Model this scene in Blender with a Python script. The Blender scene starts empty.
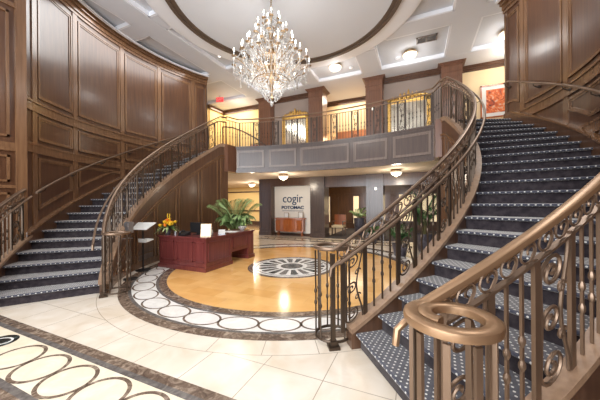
import bpy, math, random
from math import sin, cos, pi, radians as rad, sqrt, atan2
from mathutils import Vector, Matrix
random.seed(7)
S = bpy.context.scene
COL = S.collection

# ------------------------------------------------------------------ camera
YAW = -0.4162; ROLL = -0.0078
cd = bpy.data.cameras.new('camera'); cam = bpy.data.objects.new('camera', cd); COL.objects.link(cam)
cd.sensor_width = 36; cd.lens = 265.36 / 600 * 36; cd.shift_y = 2.5 / 600; cd.clip_start = 0.02
cam.matrix_world = (Matrix.Translation((2.816, -5.844, 1.55)) @ Matrix.Rotation(-YAW, 4, 'Z')
                    @ Matrix.Rotation(pi / 2, 4, 'X') @ Matrix.Rotation(ROLL, 4, 'Z'))
S.camera = cam
# ------------------------------------------------------------------ light, exposure
S.view_settings.view_transform = 'Standard'; S.view_settings.look = 'None'
S.view_settings.gamma = 1; S.view_settings.use_curve_mapping = False
S.view_settings.exposure = 0.1
W = bpy.data.worlds.new('world'); S.world = W; W.use_nodes = True
W.node_tree.nodes['Background'].inputs[0].default_value = (0.75, 0.85, 1, 1)
W.node_tree.nodes['Background'].inputs[1].default_value = 1.0

def light(name, kind, loc, power, color=(1, 0.93, 0.82), size=0.1, size_y=None, rot=(0, 0, 0), spot=None):
    d = bpy.data.lights.new(name, kind); o = bpy.data.objects.new(name, d); COL.objects.link(o)
    d.energy = power; d.color = color; o.location = loc; o.rotation_euler = rot
    if kind == 'AREA':
        d.size = size
        if size_y: d.shape = 'RECTANGLE'; d.size_y = size_y
    else: d.shadow_soft_size = size
    if kind == 'SPOT': d.spot_size = rad(spot or 120); d.spot_blend = 0.8
    return o
WARM = (1.0, 0.86, 0.68); NEUT = (1.0, 0.985, 0.965); COOL = (0.93, 0.965, 1.0)
# added fill light, standing in for daylight from an assumed opening behind the camera
light('assumed_entrance_fill', 'AREA', (0.2, -10.2, 3.2), 900, COOL, 7.4, 5.6, (rad(90), 0, 0))
# added fill lights in the dome, with no visible fitting, and likewise over the front and the stairs
light('dome_fill', 'AREA', (0, 0, 6.95), 400, NEUT, 4.6, 4.6)
for k in range(10):
    t = 2 * pi * k / 10
    light('dome_rim_fill', 'POINT', (2.3 * cos(t) - 0.15, 2.3 * sin(t), 6.62), 6, NEUT, 0.12)
light('chandelier_glow', 'POINT', (-0.35, -0.3, 4.75), 150, NEUT, 0.7)
light('front_fill', 'AREA', (0.5, -5.5, 6.4), 200, NEUT, 3.5, 3.0)
for x in (-4.55, 4.55): light('stair_fill', 'AREA', (x * 0.98, -0.2, 6.45), 70, NEUT, 1.0, 3.5)

# ------------------------------------------------------------------ materials
def srgb(r, g, b):
    f = lambda c: (c / 255 / 12.92) if c / 255 <= 0.04045 else ((c / 255 + 0.055) / 1.055) ** 2.4
    return (f(r), f(g), f(b), 1)
def mat(name, col, rough=0.5, metal=0.0, spec=0.5, emit=None, estr=0, coat=0):
    m = bpy.data.materials.new(name); m.use_nodes = True
    b = m.node_tree.nodes['Principled BSDF']
    b.inputs['Base Color'].default_value = col; b.inputs['Roughness'].default_value = rough
    b.inputs['Metallic'].default_value = metal; b.inputs['Specular IOR Level'].default_value = spec
    b.inputs['Coat Weight'].default_value = coat; b.inputs['Coat Roughness'].default_value = 0.15
    if emit: b.inputs['Emission Color'].default_value = emit; b.inputs['Emission Strength'].default_value = estr
    return m
def nodes(m): return m.node_tree.nodes, m.node_tree.links, m.node_tree.nodes['Principled BSDF']
def ramp(nt, fac, stops):
    r = nt.nodes.new('ShaderNodeValToRGB'); nt.links.new(fac, r.inputs[0])
    e = r.color_ramp.elements
    while len(e) < len(stops): e.new(0.5)
    for k, (p, c) in enumerate(stops): e[k].position = p; e[k].color = c
    return r.outputs[0]
def noisy(m, scale, c1, c2, stretch=(1, 1, 1), detail=4, lo=0.35, hi=0.65, rough=0.5):
    n, l, b = nodes(m); nt = m.node_tree
    tc = n.new('ShaderNodeTexCoord'); mp = n.new('ShaderNodeMapping'); mp.inputs['Scale'].default_value = stretch
    l.new(tc.outputs['Object'], mp.inputs[0])
    no = n.new('ShaderNodeTexNoise'); no.inputs['Scale'].default_value = scale; no.inputs['Detail'].default_value = detail
    no.inputs['Roughness'].default_value = rough
    l.new(mp.outputs[0], no.inputs[0])
    o = ramp(nt, no.outputs[0], [(lo, c1), (hi, c2)]); l.new(o, b.inputs['Base Color'])
    return m
def wood(name, c1, c2, rough=0.3, coat=0.3):
    return noisy(mat(name, c1, rough, coat=coat, spec=0.55), 3.0, c1, c2, (7, 7, 0.5), 5, 0.3, 0.7)
M = {}
M['wood'] = wood('panel_wood', srgb(74, 46, 30), srgb(96, 64, 42))
M['wood_trim'] = wood('trim_wood', srgb(100, 70, 48), srgb(128, 94, 66), 0.25)  # lighter than the panels: highlights along the mouldings painted into the tone
M['wood_dark'] = wood('dark_wood', srgb(70, 48, 38), srgb(92, 66, 52))
M['stringer'] = wood('stringer_wood', srgb(78, 52, 36), srgb(100, 70, 50), 0.3)
M['cap'] = wood('cap_wood', srgb(134, 106, 84), srgb(158, 128, 102), 0.35)
M['fascia'] = wood('fascia_wood', srgb(70, 54, 48), srgb(88, 70, 60), 0.27, 0.35)
M['fascia_trim'] = wood('fascia_trim_wood', srgb(108, 90, 80), srgb(128, 110, 98), 0.25, 0.4)
M['mahogany'] = wood('mahogany', srgb(100, 44, 44), srgb(124, 62, 58), 0.28, 0.5)
M['column'] = wood('column_wood', srgb(100, 66, 48), srgb(126, 86, 64), 0.35)
M['console'] = wood('console_wood', srgb(150, 78, 36), srgb(186, 108, 58), 0.3, 0.4)
M['rail'] = mat('bronze_rail', srgb(128, 106, 88), 0.34, 0.7)
M['rail_gold'] = mat('polished_bronze_rail', srgb(160, 128, 98), 0.32, 0.65)
M['iron'] = mat('bronze_iron', srgb(86, 72, 60), 0.36, 0.7)
M['iron_dark'] = mat('dark_iron', srgb(66, 56, 50), 0.4, 0.6)
M['ceiling'] = mat('ceiling_paint', srgb(204, 207, 213), 0.8)
M['ceil_trim'] = mat('ceiling_trim_paint', srgb(238, 240, 245), 0.6)
M['dome'] = mat('dome_paint', srgb(218, 221, 227), 0.8)
M['beam'] = mat('beam_paint', srgb(212, 215, 222), 0.8)
M['taupe'] = mat('taupe_moulding', srgb(98, 82, 70), 0.5)
M['cream'] = mat('cream_wall', srgb(238, 214, 172), 0.8)
M['yellow'] = mat('yellow_wall', srgb(236, 208, 148), 0.8)
M['mauve'] = mat('mauve_wall', srgb(150, 134, 124), 0.8)
M['soffit'] = mat('soffit_paint', srgb(232, 216, 196), 0.7)
M['white'] = mat('white_wall', srgb(236, 230, 220), 0.7)
M['skirt'] = M['wood_trim']
M['gold'] = noisy(mat('gilt', srgb(212, 168, 84), 0.35, 0.7), 30, srgb(190, 140, 60), srgb(240, 200, 120))
M['mirror'] = mat('mirror_glass', srgb(235, 228, 210), 0.12, 0.85)
M['paper'] = mat('paper', srgb(226, 226, 222), 0.6)
M['black'] = mat('black_plastic', srgb(28, 28, 30), 0.4)
M['green'] = noisy(mat('leaf_green', srgb(96, 130, 72), 0.5), 6, srgb(104, 142, 80), srgb(186, 204, 140))
M['green2'] = noisy(mat('leaf_dark', srgb(56, 96, 52), 0.5), 6, srgb(48, 88, 50), srgb(104, 140, 82))
M['stem'] = mat('stem', srgb(120, 112, 70), 0.6)
M['pot'] = noisy(mat('pot_glaze', srgb(84, 78, 84), 0.35), 8, srgb(66, 62, 70), srgb(104, 98, 104))
M['soil'] = mat('soil', srgb(52, 40, 32), 0.9)
M['flower'] = mat('yellow_petal', srgb(250, 208, 50), 0.6)
M['orange'] = mat('orange_petal', srgb(236, 130, 40), 0.6)
M['steel'] = mat('brushed_steel', srgb(170, 170, 174), 0.35, 0.8)
M['navy_text'] = mat('navy_lettering', srgb(38, 60, 96), 0.5)
M['shade'] = mat('lamp_glass', srgb(250, 244, 232), 0.35, emit=(1, 0.9, 0.72, 1), estr=1.3)
M['bulb'] = mat('candle_bulb', (1, 0.95, 0.85, 1), 0.3, emit=(1, 0.92, 0.78, 1), estr=9)
M['can'] = mat('downlight_lens', (1, 1, 1, 1), 0.3, emit=(1, 0.96, 0.9, 1), estr=6)
M['red'] = mat('exit_red', srgb(220, 40, 44), 0.4, emit=(1, 0.06, 0.07, 1), estr=0.9)
M['crystal'] = mat('crystal', srgb(226, 224, 220), 0.08, 0.0, 1.0)
nb = M['crystal'].node_tree.nodes['Principled BSDF']; nb.inputs['Transmission Weight'].default_value = 0.45
M['brass'] = mat('antique_brass', srgb(168, 142, 110), 0.3, 0.8)
M['curtain'] = mat('curtain', srgb(150, 104, 78), 0.8)
M['vent'] = mat('vent_metal', srgb(150, 142, 136), 0.5, 0.3)
M['glow_room'] = mat('window_blind', srgb(250, 226, 180), 0.8, emit=(1, 0.82, 0.55, 1), estr=0.55)
M['grey_panel'] = wood('grey_column_wood', srgb(74, 60, 54), srgb(90, 74, 68), 0.28, 0.4)
M['dark_carpet'] = noisy(mat('dark_carpet', srgb(60, 54, 56), 0.95), 12, srgb(50, 46, 50), srgb(78, 70, 70))
M['carpet_plain'] = noisy(mat('stair_carpet_plain', srgb(50, 48, 62), 0.95), 14, srgb(42, 37, 42), srgb(66, 59, 62))
# dotted stair carpet (uv in metres: u across the tread, v along it)
def carpet():
    m = mat('dotted_stair_carpet', srgb(70, 74, 92), 0.95); n, l, b = nodes(m); nt = m.node_tree
    uv = n.new('ShaderNodeUVMap'); sep = n.new('ShaderNodeSeparateXYZ'); l.new(uv.outputs[0], sep.inputs[0])
    def mth(op, a, c=None):
        q = n.new('ShaderNodeMath'); q.operation = op
        for i, x in enumerate((a, c)):
            if x is None: continue
            if isinstance(x, (int, float)): q.inputs[i].default_value = x
            else: l.new(x, q.inputs[i])
        return q.outputs[0]
    def dots(off, rad_):
        U = mth('SUBTRACT', mth('FRACT', mth('ADD', mth('DIVIDE', sep.outputs[0], 0.066), off)), 0.5)
        V = mth('SUBTRACT', mth('FRACT', mth('ADD', mth('DIVIDE', sep.outputs[1], 0.066), off)), 0.5)
        d = mth('SQRT', mth('ADD', mth('MULTIPLY', U, U), mth('MULTIPLY', V, V)))
        return mth('LESS_THAN', d, rad_)
    f = mth('MAXIMUM', dots(0.0, 0.135), dots(0.5, 0.135))
    no = n.new('ShaderNodeTexNoise'); no.inputs['Scale'].default_value = 18
    base = ramp(nt, no.outputs[0], [(0.35, srgb(48, 50, 64)), (0.65, srgb(72, 74, 86))])
    mx = n.new('ShaderNodeMix'); mx.data_type = 'RGBA'; l.new(f, mx.inputs[0]); l.new(base, mx.inputs[6]); mx.inputs[7].default_value = srgb(208, 206, 200)
    l.new(mx.outputs[2], b.inputs['Base Color']); return m
M['carpet'] = carpet()
for q_ in ('carpet', 'carpet_plain'):
    b_ = M[q_].node_tree.nodes['Principled BSDF']; b_.inputs['Sheen Weight'].default_value = 0.6 if q_ == 'carpet' else 0.3; b_.inputs['Sheen Tint'].default_value = (1, 0.93, 0.84, 1); b_.inputs['Sheen Roughness'].default_value = 0.5; b_.inputs['Specular IOR Level'].default_value = 0.1
def tilefloor():
    m = mat('cream_marble_tiles', srgb(226, 212, 194), 0.16, spec=0.5); n, l, b = nodes(m); nt = m.node_tree
    geo = n.new('ShaderNodeNewGeometry'); sep = n.new('ShaderNodeSeparateXYZ'); l.new(geo.outputs['Position'], sep.inputs[0])
    def mth(op, a, c=None):
        q = n.new('ShaderNodeMath'); q.operation = op
        for i, x in enumerate((a, c)):
            if x is None: continue
            if isinstance(x, (int, float)): q.inputs[i].default_value = x
            else: l.new(x, q.inputs[i])
        return q.outputs[0]
    def line(v, off, per, w):
        fr = mth('FRACT', mth('DIVIDE', mth('SUBTRACT', v, off), per))
        return mth('GREATER_THAN', mth('ABSOLUTE', mth('SUBTRACT', fr, 0.5)), 0.5 - w / per)
    gx = line(sep.outputs[0], 0.27, 0.595, 0.004); gy = line(sep.outputs[1], -3.66, 0.6, 0.004)
    r = mth('SQRT', mth('ADD', mth('MULTIPLY', sep.outputs[0], sep.outputs[0]), mth('MULTIPLY', sep.outputs[1], sep.outputs[1])))
    gr = mth('LESS_THAN', mth('ABSOLUTE', mth('SUBTRACT', r, 3.79)), 0.004)
    inside = mth('LESS_THAN', r, 3.79)
    grid = mth('MULTIPLY', mth('MAXIMUM', gx, gy), mth('SUBTRACT', 1.0, inside))
    ang = mth('ARCTAN2', sep.outputs[1], sep.outputs[0])
    ga = mth('MULTIPLY', line(ang, 0.05, 0.157, 0.0011), inside)
    f = mth('MAXIMUM', mth('MAXIMUM', grid, gr), ga)
    no = n.new('ShaderNodeTexNoise'); no.inputs['Scale'].default_value = 2.2; no.inputs['Detail'].default_value = 6; no.inputs['Distortion'].default_value = 1.2
    l.new(geo.outputs['Position'], no.inputs[0])
    base = ramp(nt, no.outputs[0], [(0.3, srgb(222, 206, 184)), (0.7, srgb(238, 228, 214))])
    mx = n.new('ShaderNodeMix'); mx.data_type = 'RGBA'; l.new(f, mx.inputs[0]); l.new(base, mx.inputs[6]); mx.inputs[7].default_value = srgb(176, 160, 140)
    l.new(mx.outputs[2], b.inputs['Base Color']); return m
M['tiles'] = tilefloor()
def marble(name, c1, c2, c3, scale=9, rough=0.15):
    m = mat(name, c1, rough); n, l, b = nodes(m); nt = m.node_tree
    geo = n.new('ShaderNodeNewGeometry')
    no = n.new('ShaderNodeTexNoise'); no.inputs['Scale'].default_value = scale; no.inputs['Detail'].default_value = 8
    no.inputs['Roughness'].default_value = 0.65; no.inputs['Distortion'].default_value = 1.5; l.new(geo.outputs['Position'], no.inputs[0])
    l.new(ramp(nt, no.outputs[0], [(0.3, c1), (0.5, c2), (0.68, c3)]), b.inputs['Base Color']); return m
M['brown_marble'] = marble('emperador_marble', srgb(74, 60, 52), srgb(116, 98, 84), srgb(172, 154, 136))
M['grey_marble'] = marble('grey_marble', srgb(82, 78, 76), srgb(108, 102, 98), srgb(128, 122, 116))
M['white_marble'] = marble('white_marble', srgb(216, 214, 210), srgb(236, 232, 226), srgb(244, 242, 238), 3)
M['cream_marble'] = marble('cream_marble', srgb(232, 214, 186), srgb(240, 224, 198), srgb(244, 232, 212), 3)
M['black_marble'] = marble('black_marble', srgb(24, 28, 28), srgb(40, 46, 44), srgb(110, 120, 118), 5)
def amber():
    m = mat('amber_tiles', srgb(230, 172, 100), 0.14); n, l, b = nodes(m); nt = m.node_tree
    geo = n.new('ShaderNodeNewGeometry')
    br = n.new('ShaderNodeTexBrick'); br.inputs['Scale'].default_value = 1.0; br.offset = 0.5
    br.inputs['Brick Width'].default_value = 0.6; br.inputs['Row Height'].default_value = 0.3
    br.inputs['Mortar Size'].default_value = 0.002
    br.inputs['Color1'].default_value = srgb(234, 178, 104); br.inputs['Color2'].default_value = srgb(244, 194, 126)
    br.inputs['Mortar'].default_value = srgb(220, 172, 110)
    l.new(geo.outputs['Position'], br.inputs[0])
    no = n.new('ShaderNodeTexNoise'); no.inputs['Scale'].default_value = 3; l.new(geo.outputs['Position'], no.inputs[0])
    nr = ramp(nt, no.outputs[0], [(0.3, (0.9, 0.86, 0.8, 1)), (0.7, (1, 1, 1, 1))])
    mx = n.new('ShaderNodeMix'); mx.data_type = 'RGBA'; mx.blend_type = 'MULTIPLY'; mx.inputs[0].default_value = 1
    l.new(br.outputs[0], mx.inputs[6]); l.new(nr, mx.inputs[7]); l.new(mx.outputs[2], b.inputs['Base Color']); return m
M['amber'] = amber()
def artwork(name, cols, scale):
    m = mat(name, cols[0], 0.6); n, l, b = nodes(m); nt = m.node_tree
    tc = n.new('ShaderNodeTexCoord'); no = n.new('ShaderNodeTexNoise'); no.inputs['Scale'].default_value = scale; no.inputs['Distortion'].default_value = 2
    l.new(tc.outputs['Object'], no.inputs[0])
    l.new(ramp(nt, no.outputs[0], [(0.3 + 0.4 * i / (len(cols) - 1), c) for i, c in enumerate(cols)]), b.inputs['Base Color']); return m
M['art'] = artwork('abstract_orange_painting', [srgb(90, 50, 44), srgb(196, 84, 44), srgb(222, 120, 60), srgb(214, 196, 178)], 4)

# ------------------------------------------------------------------ mesh builder
class MB:
    def __init__(s): s.v = []; s.f = []; s.mi = []; s.sm = []; s.uv = {}
    def add(s, V, F, mi=0, sm=False, uv=None):
        o = len(s.v); s.v += [tuple(p) for p in V]
        for k, f in enumerate(F):
            if uv: s.uv[len(s.f)] = [uv[i] for i in f]
            s.f.append(tuple(i + o for i in f)); s.mi.append(mi); s.sm.append(sm)
        return s
    def box(s, x0, x1, y0, y1, z0, z1, mi=0):
        V = [(x, y, z) for z in (z0, z1) for y in (y0, y1) for x in (x0, x1)]
        return s.add(V, [(0, 2, 3, 1), (4, 5, 7, 6), (0, 1, 5, 4), (2, 6, 7, 3), (0, 4, 6, 2), (1, 3, 7, 5)], mi)
    def xbox(s, sx, sy, sz, mt, mi=0):
        V = [mt @ Vector((x * sx / 2, y * sy / 2, z * sz / 2)) for z in (-1, 1) for y in (-1, 1) for x in (-1, 1)]
        return s.add(V, [(0, 2, 3, 1), (4, 5, 7, 6), (0, 1, 5, 4), (2, 6, 7, 3), (0, 4, 6, 2), (1, 3, 7, 5)], mi)
    def prism(s, P, z0, z1, mi=0):
        n = len(P); V = [(x, y, z0) for x, y in P] + [(x, y, z1) for x, y in P]
        return s.add(V, [tuple(range(n))[::-1], tuple(range(n, 2 * n))] + [(i, (i + 1) % n, n + (i + 1) % n, n + i) for i in range(n)], mi)
    def lathe(s, prof, c=(0, 0, 0), n=20, mi=0, sm=True):
        V = []; F = []
        for r, z in prof:
            for k in range(n): t = 2 * pi * k / n; V.append((c[0] + r * cos(t), c[1] + r * sin(t), c[2] + z))
        for i in range(len(prof) - 1):
            for k in range(n): F.append((i * n + k, i * n + (k + 1) % n, (i + 1) * n + (k + 1) % n, (i + 1) * n + k))
        F.append(tuple(range(n))[::-1]); F.append(tuple((len(prof) - 1) * n + k for k in range(n)))
        return s.add(V, F, mi, sm)
    def tube(s, P, r, n=6, closed=False, mi=0, taper=None):
        P = [Vector(p) for p in P]; m = len(P); V = []; F = []
        N = None
        for i in range(m):
            a = P[(i - 1) % m] if (closed or i) else P[i]; b = P[(i + 1) % m] if (closed or i < m - 1) else P[i]
            T = (b - a); T = T.normalized() if T.length > 1e-9 else Vector((0, 0, 1))
            if N is None:
                N = T.orthogonal().normalized()
            N = (N - T * N.dot(T)); N = N.normalized() if N.length > 1e-6 else T.orthogonal().normalized()
            B = T.cross(N); rr = r if taper is None else r * taper[i]
            for k in range(n): t = 2 * pi * k / n; V.append(P[i] + N * (rr * cos(t)) + B * (rr * sin(t)))
        for i in range(m if closed else m - 1):
            j = (i + 1) % m
            for k in range(n): F.append((i * n + k, i * n + (k + 1) % n, j * n + (k + 1) % n, j * n + k))
        if not closed: F.append(tuple(range(n))[::-1]); F.append(tuple((m - 1) * n + k for k in range(n)))
        return s.add(V, F, mi, True)
    def sweep(s, P, prof, mi=0, sm=True):
        "profile (u sideways, w up) along a path, kept upright"
        P = [Vector(p) for p in P]; m = len(P); n = len(prof); V = []; F = []
        for i in range(m):
            T = P[min(i + 1, m - 1)] - P[max(i - 1, 0)]; T.z = 0; T = T.normalized() if T.length > 1e-9 else Vector((1, 0, 0))
            Nn = Vector((-T.y, T.x, 0))
            for u, w in prof: V.append(P[i] + Nn * u + Vector((0, 0, w)))
        for i in range(m - 1):
            for k in range(n): F.append((i * n + k, (i + 1) * n + k, (i + 1) * n + (k + 1) % n, i * n + (k + 1) % n))
        F.append(tuple(range(n))); F.append(tuple((m - 1) * n + k for k in range(n))[::-1])
        return s.add(V, F, mi, sm)
    def arc(s, r0, r1, t0, t1, z0, z1, n=24, c=(0, 0), mi=0, sm=False):
        "curved slab; z0 and z1 are numbers or functions of angle"
        f0 = z0 if callable(z0) else (lambda t: z0); f1 = z1 if callable(z1) else (lambda t: z1)
        V = []; F = []
        for i in range(n + 1):
            t = t0 + (t1 - t0) * i / n
            for r, f in ((r0, f0), (r1, f0), (r1, f1), (r0, f1)): V.append((c[0] + r * cos(t), c[1] + r * sin(t), f(t)))
        for i in range(n):
            for k in range(4): F.append((i * 4 + k, (i + 1) * 4 + k, (i + 1) * 4 + (k + 1) % 4, i * 4 + (k + 1) % 4))
        F.append((0, 1, 2, 3)); F.append((n * 4 + 3, n * 4 + 2, n * 4 + 1, n * 4))
        return s.add(V, F, mi, sm)
    def mesh(s, name, mats):
        me = bpy.data.meshes.new(name); me.from_pydata([tuple(p) for p in s.v], [], s.f)
        for m in (mats if isinstance(mats, (list, tuple)) else [mats]): me.materials.append(m)
        me.polygons.foreach_set('material_index', s.mi); me.polygons.foreach_set('use_smooth', s.sm)
        if s.uv:
            ul = me.uv_layers.new(name='UVMap')
            for p in me.polygons:
                if p.index in s.uv:
                    for li, u in zip(p.loop_indices, s.uv[p.index]): ul.data[li].uv = u
        me.update()
        import bmesh
        bm = bmesh.new(); bm.from_mesh(me); bmesh.ops.recalc_face_normals(bm, faces=bm.faces); bm.to_mesh(me); bm.free()
        if any(s.sm): me.set_sharp_from_angle(angle=rad(38))
        return me
    def build(s, name, mats, parent=None, mirror=False):
        if mirror:
            s.v = [(-x, y, z) for x, y, z in s.v]
        me = s.mesh(name, mats); o = bpy.data.objects.new(name, me); COL.objects.link(o)
        if parent:
            L = Vector((0, 0, 0)); p = parent
            while p: L += p.location; p = p.parent
            o.parent = parent; o.location = -L
        return o
def tag(o, label=None, cat=None, group=None, kind=None):
    if label: o['label'] = label
    if cat: o['category'] = cat
    if group: o['group'] = group
    if kind: o['kind'] = kind
    return o
def thing(name, loc, label, cat, group=None):
    o = bpy.data.objects.new(name, None); COL.objects.link(o); o.location = loc; o.empty_display_size = 0.1
    return tag(o, label, cat, group)
def struct(name, mb, m): return tag(mb.build(name, m), kind='structure')
def inst(name, me, parent, loc, rz=0.0, rx=0.0, ry=0.0):
    "child sharing a mesh; loc is in world space, parents are unrotated"
    o = bpy.data.objects.new(name, me); COL.objects.link(o); L = Vector((0, 0, 0)); p = parent
    while p: L += p.location; p = p.parent
    o.parent = parent; o.location = Vector(loc) - L; o.rotation_euler = (rx, ry, rz); return o
def copy_tree(o, parent=None):
    c = o.copy(); COL.objects.link(c); c.parent = parent
    for ch in list(o.children): copy_tree(ch, c)
    return c
def ring_pts(c, rx, ry, n, z=0, ph=0): return [(c[0] + rx * cos(ph + 2 * pi * k / n), c[1] + ry * sin(ph + 2 * pi * k / n), z) for k in range(n)]

# ------------------------------------------------------------------ dimensions
CY = 0.085                     # centre of the stair circle
RI, RO = 3.84, 5.28
T0, DT, H = rad(-54.318), rad(3.8257), 0.16832
NR = 21; F2 = NR * H           # upper floor 3.535
ZC = 6.55                      # crown line of the walls
nose = lambda t: H * (1 + (t - T0) / DT)
TT = T0 + (NR - 1) * DT        # top riser
def pol(r, t, z=0): return (r * cos(t), CY + r * sin(t), z)
BC, BR = (0, -7.05), 9.80      # balcony arc
bal_t = lambda x: math.acos(x / BR)
def balp(x, z=0, d=0): t = bal_t(x); return (BC[0] + (BR + d) * cos(t), BC[1] + (BR + d) * sin(t), z)
SOF = 2.68; FT = 3.61

# ------------------------------------------------------------------ floor
fl = MB()
fl.box(-14, 14, -9.6, 15, -0.2, 0)
def annulus(mb, r0, r1, z, mi, n=96, c=(0, 0)):
    V = [(c[0] + r * cos(2 * pi * k / n), c[1] + r * sin(2 * pi * k / n), z) for r in (r0, r1) for k in range(n)]
    if r0 <= 0: mb.add([(c[0] + r1 * cos(2 * pi * k / n), c[1] + r1 * sin(2 * pi * k / n), z) for k in range(n)], [tuple(range(n))], mi)
    else: mb.add(V, [(k, n + k, n + (k + 1) % n, (k + 1) % n) for k in range(n)], mi)
def flat_ring(mb, c, rx, ry, w, z, mi, rot=0, n=40):
    V = []
    for s_ in (0, 1):
        for k in range(n):
            t = 2 * pi * k / n; x = (rx - w * s_) * cos(t); y = (ry - w * s_) * sin(t)
            V.append((c[0] + x * cos(rot) - y * sin(rot), c[1] + x * sin(rot) + y * cos(rot), z))
    mb.add(V, [(k, n + k, n + (k + 1) % n, (k + 1) % n) for k in range(n)], mi)
FM = [M['tiles'], M['brown_marble'], M['grey_marble'], M['white_marble'], M['amber'], M['black_marble'], M['dark_carpet'], M['cream_marble']]
annulus(fl, 3.36, 3.51, 0.001, 1); annulus(fl, 3.31, 3.36, 0.001, 2)
annulus(fl, 2.92, 3.31, 0.001, 3)
annulus(fl, 2.87, 2.92, 0.001, 2); annulus(fl, 2.73, 2.87, 0.001, 1); annulus(fl, 0, 2.73, 0.001, 4)
NRING = 36
for k in range(NRING):
    t = rad(-77.2) + 2 * pi * k / NRING
    flat_ring(fl, (3.115 * cos(t), 3.115 * sin(t)), 0.192, 0.284, 0.03, 0.0016, 1, t)
# centre medallion
annulus(fl, 0.95, 1.06, 0.0016, 1); annulus(fl, 0.0, 0.95, 0.0016, 3); annulus(fl, 0.85, 0.88, 0.002, 2)
for k in range(18):
    t = 2 * pi * k / 18; d = 0.11
    fl.add([(0.38 * cos(t - d), 0.38 * sin(t - d), 0.0022), (0.78 * cos(t - d), 0.78 * sin(t - d), 0.0022), (0.81 * cos(t), 0.81 * sin(t), 0.0022),
            (0.78 * cos(t + d), 0.78 * sin(t + d), 0.0022), (0.38 * cos(t + d), 0.38 * sin(t + d), 0.0022)], [(0, 1, 2, 3, 4)], 5 if k % 2 else 2)
annulus(fl, 0, 0.27, 0.0022, 5); annulus(fl, 0.1, 0.2, 0.0026, 2)
# front border strip with linked rings
def strip(y0, y1, x0, x1, flip):
    fl_ = lambda a, b, mi, z: fl.add([(x0, a, z), (x1, a, z), (x1, b, z), (x0, b, z)], [(0, 1, 2, 3)], mi)
    w = y1 - y0
    fl_(y0, y0 + 0.1, 1, 0.001); fl_(y1 - 0.1, y1, 1, 0.001); fl_(y0 + 0.1, y0 + 0.16, 2, 0.001); fl_(y1 - 0.16, y1 - 0.1, 2, 0.001)
    fl_(y0 + 0.16, y1 - 0.16, 7, 0.001)
strip(-4.92, -4.14, -2.75, 3.2, 0)
for k in range(-8, 13):
    x = -0.01 + 0.455 * k
    if x < -1.2 or x > 3.1: continue
    flat_ring(fl, (x, -4.54), 0.235, 0.225, 0.034, 0.0016, 1, 0)
fl.add([(-1.52 + 0.17 * cos(2 * pi * k / 32), -4.47 + 0.15 * sin(2 * pi * k / 32), 0.0018) for k in range(32)], [tuple(range(32))], 5)
flat_ring(fl, (-1.52, -4.47), 0.12, 0.09, 0.02, 0.0022, 3, 0.4)
# rear border strip and the carpet of the rooms beyond
strip(3.95, 4.72, -3.6, 3.6, 1)
for k in range(22): flat_ring(fl, (-3.4 + 0.33 * k, 4.33), 0.19, 0.2, 0.034, 0.0016, 1)
fl.add([(-0.95, 5.1, 0.001), (3.7, 5.1, 0.001), (3.7, 14, 0.001), (-0.95, 14, 0.001)], [(0, 1, 2, 3)], 6)
fl.add([(-14, 7.0, 0.001), (-3.5, 7.0, 0.001), (-3.5, 14, 0.001), (-14, 14, 0.001)], [(0, 1, 2, 3)], 1)
struct('floor', fl, FM)

# upper floor slab with its soffit
sl = MB()
front = [balp(x) for x in [3.2 - 6.4 * k / 24 for k in range(25)]]
P = [pol(3.80, TT + 0.02)[:2], pol(3.80, rad(24))[:2], pol(3.80, rad(27))[:2]] + [p[:2] for p in front]
P += [(-pol(3.80, rad(27))[0], pol(3.80, rad(27))[1]), (-pol(3.80, TT + 0.02)[0], pol(3.80, TT + 0.02)[1]), (-pol(5.4, TT + 0.02)[0], pol(5.4, TT + 0.02)[1])]
P += [(-12, 2.12), (-12, 14.5), (12, 14.5), (12, 2.12), pol(5.4, TT + 0.02)[:2]]
sl.prism(P, SOF, F2)
struct('floor_upper', sl, M['soffit'])
# ------------------------------------------------------------------ ceiling
ce = MB()
n = 96; hole = [(-0.15 + 2.86 * cos(2 * pi * k / n), 2.86 * sin(2 * pi * k / n)) for k in range(n)]
outer = []
for k in range(n):
    t = 2 * pi * k / n; c_, s_ = cos(t), sin(t); q = 15 / max(abs(c_), abs(s_)); outer.append((q * c_, q * s_))
ZR = ZC + 0.13
ce.add([(x, y, ZR) for x, y in hole] + [(x, y, ZR) for x, y in outer], [(k, n + k, n + (k + 1) % n, (k + 1) % n) for k in range(n)])
# dome: riser, taupe moulding, shallow cap
V = []; prof = [(2.72, ZC - 0.06), (2.72, ZR + 0.22), (2.5, ZR + 0.36), (1.9, ZR + 0.5), (1.0, ZR + 0.58), (0.02, ZR + 0.6)]
ce.lathe(prof, (-0.15, 0, 0), 96, 1)
V = []
def ringband(r0, r1, z0, z1, mi): ce.arc(r0, r1, 0, 2 * pi, z0, z1, 96, (-0.15, 0.0), mi)
ringband(2.84, 3.34, ZC - 0.05, ZR + 0.02, 2)
ringband(2.77, 2.86, ZC - 0.12, ZR, 3); ringband(2.66, 2.79, ZC - 0.08, ZR + 0.02, 3); ringband(2.58, 2.69, ZC - 0.0, ZR + 0.12, 3)
ringband(3.34, 3.40, ZC - 0.02, ZR, 2)
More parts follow.
